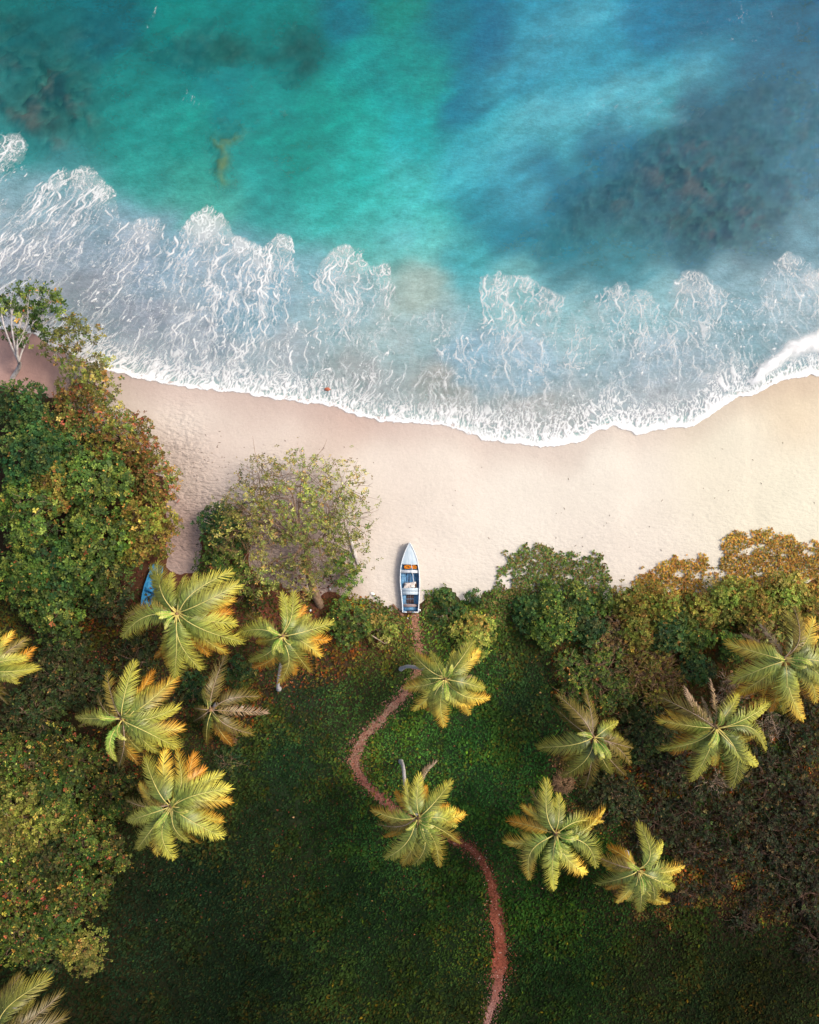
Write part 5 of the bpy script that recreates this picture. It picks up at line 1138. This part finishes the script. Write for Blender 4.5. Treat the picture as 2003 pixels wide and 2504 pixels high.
# crumpled cloth bundle: displaced cushion
nu_, nv_ = 34, 22; a, b = np.meshgrid(np.linspace(-1, 1, nu_), np.linspace(-1, 1, nv_), indexing='ij')
edge = 1 - np.maximum(np.abs(a) ** 4, np.abs(b) ** 4)
x = a * 0.44 * (1 + 0.12 * fbm(a * 2 + 5, b * 2, 3, 4)) + 0.05 * np.sin(b * 3); yq = b * 0.235 * (1 + 0.3 * (fbm(a * 2 + 9, b * 2, 3, 6) - 0.5)) + 0.07 * a
z = edge * (0.10 + 0.34 * np.abs(fbm(a * 2.6 + 3, b * 2.6, 4, 8) - 0.35))
Ic = np.arange(nu_ * nv_).reshape(nu_, nv_)
cl = mesh("cloth_bundle", np.stack([x, yq, z], -1).reshape(-1, 3), np.stack([Ic[:-1, :-1], Ic[1:, :-1], Ic[1:, 1:], Ic[:-1, 1:]], -1).reshape(-1, 4), M['cloth'], smooth=True)
cl.location = B(786, 1258, 0.50); tag(cl, "crumpled off-white cloth heaped beside the middle seat of the rowing boat", "cloth")
Vb, Fb = box(-0.55, 0.55, -0.22, 0.22, -0.06, 0.0); so = mesh("stowage_board", Vb, Fb, M['bark_dark'], parent=boat); so.location = B(795, 1262, 0.47) - bloc

# blue boat half hidden under the palm
g0 = G(372, 1440)
st2 = [(-2.1, 0.42, 0, 0.5), (-1.2, 0.56, 0, 0.46), (-0.2, 0.60, 0, 0.46), (0.8, 0.50, 0, 0.50), (1.5, 0.30, 0, 0.58), (2.0, 0.10, 0, 0.66), (2.15, 0.01, 0, 0.68)]
b2, sb2 = hull("wooden_boat", "bright blue boat half hidden between the left trees and the largest palm", st2, 0.5, 'hull_blue', 'hull_blue', 'hull_blue', (g0[0], g0[1], g0[2]), math.radians(162))
for y, nm in ((0.1, "thwart"), (-1.1, "thwart"), (1.2, "thwart")):
    w = float(np.interp(y, sb2[:, 0], sb2[:, 1])); Vb, Fb = box(-w + 0.04, w - 0.04, y - 0.13, y + 0.13, 0.38, 0.42); mesh(nm, Vb, Fb, M['hull_blue'], parent=b2)

# ------------------------------------------------------------------ small things lying about
def lump(name, label, cat, u, v, rx, ry, rz, mat, seed, group=None, rot=0.0, z=0.0):
    r = np.random.default_rng(seed); n, m = 7, 10
    th = np.linspace(0.02, math.pi - 0.02, n); ph = np.arange(m) * 2 * math.pi / m
    T, Pp = np.meshgrid(th, ph, indexing='ij'); k = 1 + r.uniform(-0.16, 0.16, T.shape)
    V = np.stack([rx * np.sin(T) * np.cos(Pp) * k, ry * np.sin(T) * np.sin(Pp) * k, rz * np.cos(T) * k], -1).reshape(-1, 3)
    i, j = np.meshgrid(np.arange(n - 1), np.arange(m), indexing='ij')
    F = np.stack([i * m + j, (i + 1) * m + j, (i + 1) * m + (j + 1) % m, i * m + (j + 1) % m], -1).reshape(-1, 4)
    o = mesh(name, V, F, M[mat]); g = G(u, v); o.location = (g[0], g[1], g[2] + rz * 0.7 + z); o.rotation_euler = (0, 0, rot)
    return tag(o, label, cat, group)
st_r = lump("stone", "orange-red stone washed by white foam at the water's edge", "stone", 801, 952, 0.27, 0.16, 0.14, 'stone_red', 5, z=0.05)
fl_ = lump("float", "round white float beside the right stern corner of the rowing boat", "float", 1026.5, 1491.5, 0.10, 0.10, 0.10, 'white', 6, z=0.05)
lump("litter_piece", "white scrap on the weeds a short way right of the boat's stern", "litter", 1083, 1506, 0.13, 0.09, 0.06, 'white', 7, rot=-0.5, z=0.12)
lump("litter_piece", "white scrap on brown leaves right of the golden palm's top fronds", "litter", 760, 1492, 0.08, 0.11, 0.06, 'white', 8, z=0.1)
lump("litter_piece", "white scrap among leaves below the open-branched tree", "litter", 808, 1440, 0.09, 0.08, 0.06, 'white', 9, z=0.15)
lump("litter_piece", "flat white scrap at the lower edge of the sand, left of the boat", "litter", 911, 1452, 0.24, 0.12, 0.05, 'white', 10, rot=-0.4, z=0.05)
lump("litter_piece", "tiny white scrap on the weeds under the boat's stern", "litter", 997, 1511, 0.05, 0.05, 0.04, 'white', 11, z=0.15)
lump("litter_piece", "small white scrap by the bow of the hidden blue boat", "litter", 366, 1389, 0.07, 0.06, 0.05, 'white', 12, z=0.1)
lump("litter_piece", "pale scrap on the grass right of the small brownish palm", "litter", 593, 1728, 0.15, 0.09, 0.05, 'cloth', 13, z=0.15)
lump("fallen_coconut", "pale fallen coconut husk hanging under the small palm's bare orange frond", "coconut", 567, 1743, 0.13, 0.19, 0.12, 'thatch', 14, z=0.2)
def log(name, label, cat, pts, rad, mat, zs=0.0, parts=None):
    P = np.array([G(a, b) for a, b in pts]); P[:, 2] += np.array(zs) + np.mean(rad) * 0.8
    t = np.linspace(0, len(P) - 1, 14); Q = np.stack([np.interp(t, np.arange(len(P)), P[:, i]) for i in range(3)], -1)
    rr = np.interp(t, np.linspace(0, len(P) - 1, len(rad)), rad) * (1 + 0.12 * np.random.default_rng(len(label)).normal(0, 1, 14))
    V, F = tube(Q - P[0], rr, 8); o = mesh(name, V, F, M[mat], smooth=True); o.location = P[0]
    return tag(o, label, cat)
log("driftwood_log", "white weathered log on the sand at the right of the open-branched tree", "log", [(853, 1300), (862, 1335), (870, 1362), (878, 1388)], [0.10, 0.17, 0.16, 0.06], 'bark_pale', 0.0)
log("bare_trunk", "pale bare trunk leaning from the left trees toward the wet sand", "trunk", [(196, 975), (205, 935), (213, 910), (222, 888)], [0.14, 0.12, 0.09, 0.04], 'bark_pale', [0.4, 1.2, 1.8, 2.4])
log("dead_branch", "thin grey branch with a kink in the shrub left of the boat's path", "branch", [(912, 1548), (930, 1560), (942, 1568), (950, 1563)], [0.05, 0.04, 0.03, 0.02], 'twig_grey', [1.6, 1.5, 1.4, 1.4])
P0, P1 = G(960, 1478), G(986, 1506); d_ = P1 - P0; Lp = np.linalg.norm(d_[:2])
Vb, Fb = box(0, Lp, -0.1, 0.1, 0, 0.05, 0.01); pk = mesh("loose_plank", Vb, Fb, M['plank']); pk.location = P0 + [0, 0, 0.12]; pk.rotation_euler = (0, 0, math.atan2(d_[1], d_[0]))
tag(pk, "worn reddish plank lying at the left of the boat's stern", "plank")
# dead frond and thatch clump
def heap(name, label, cat, u, v, rpx, nst, mat, seed, h=0.5, lo=0.4, hi=1.0):
    r = np.random.default_rng(seed); c = G(u, v); R = rpx * S; lst = []
    for _ in range(nst):
        a = r.random() * 6.28; q = R * math.sqrt(r.random()) * 0.8; p = np.array([q * math.cos(a), q * math.sin(a), 0.1 + h * (1 - (q / R) ** 2) * r.random()])
        a2 = a + r.normal(0, 0.9); l = R * r.uniform(lo, hi) * 0.6; e = p + np.array([math.cos(a2) * l, math.sin(a2) * l, -0.3 * p[2]])
        lst.append((bend(p, e, 0.08, r, 4), np.linspace(0.022, 0.008, 4)))
    V, F = tubes(lst, 3); o = mesh(name, V, F, M[mat]); o.location = c
    return tag(o, label, cat)
heap("thatch_clump", "rounded clump of dry brown thatch between the two palms right of the path", "dry clump", 1375, 1912, 26, 420, 'thatch', 31, 0.9)
heap("thatch_clump", "tangle of dry orange frond fibres below the small brownish palm", "dry clump", 562, 1800, 20, 160, 'thatch', 32, 0.3)
root = empty("fallen_frond", G(1030, 1925)); tag(root, "grey dead frond lying on the grass above the second bend's palm", "palm frond"); root["_b"] = 0.6
a, b = G(1030, 1925), G(1068, 1858); a[2] += 0.15; b[2] += 0.25
frond(root, a, b, 3, np.random.default_rng(3)); del root["_b"]
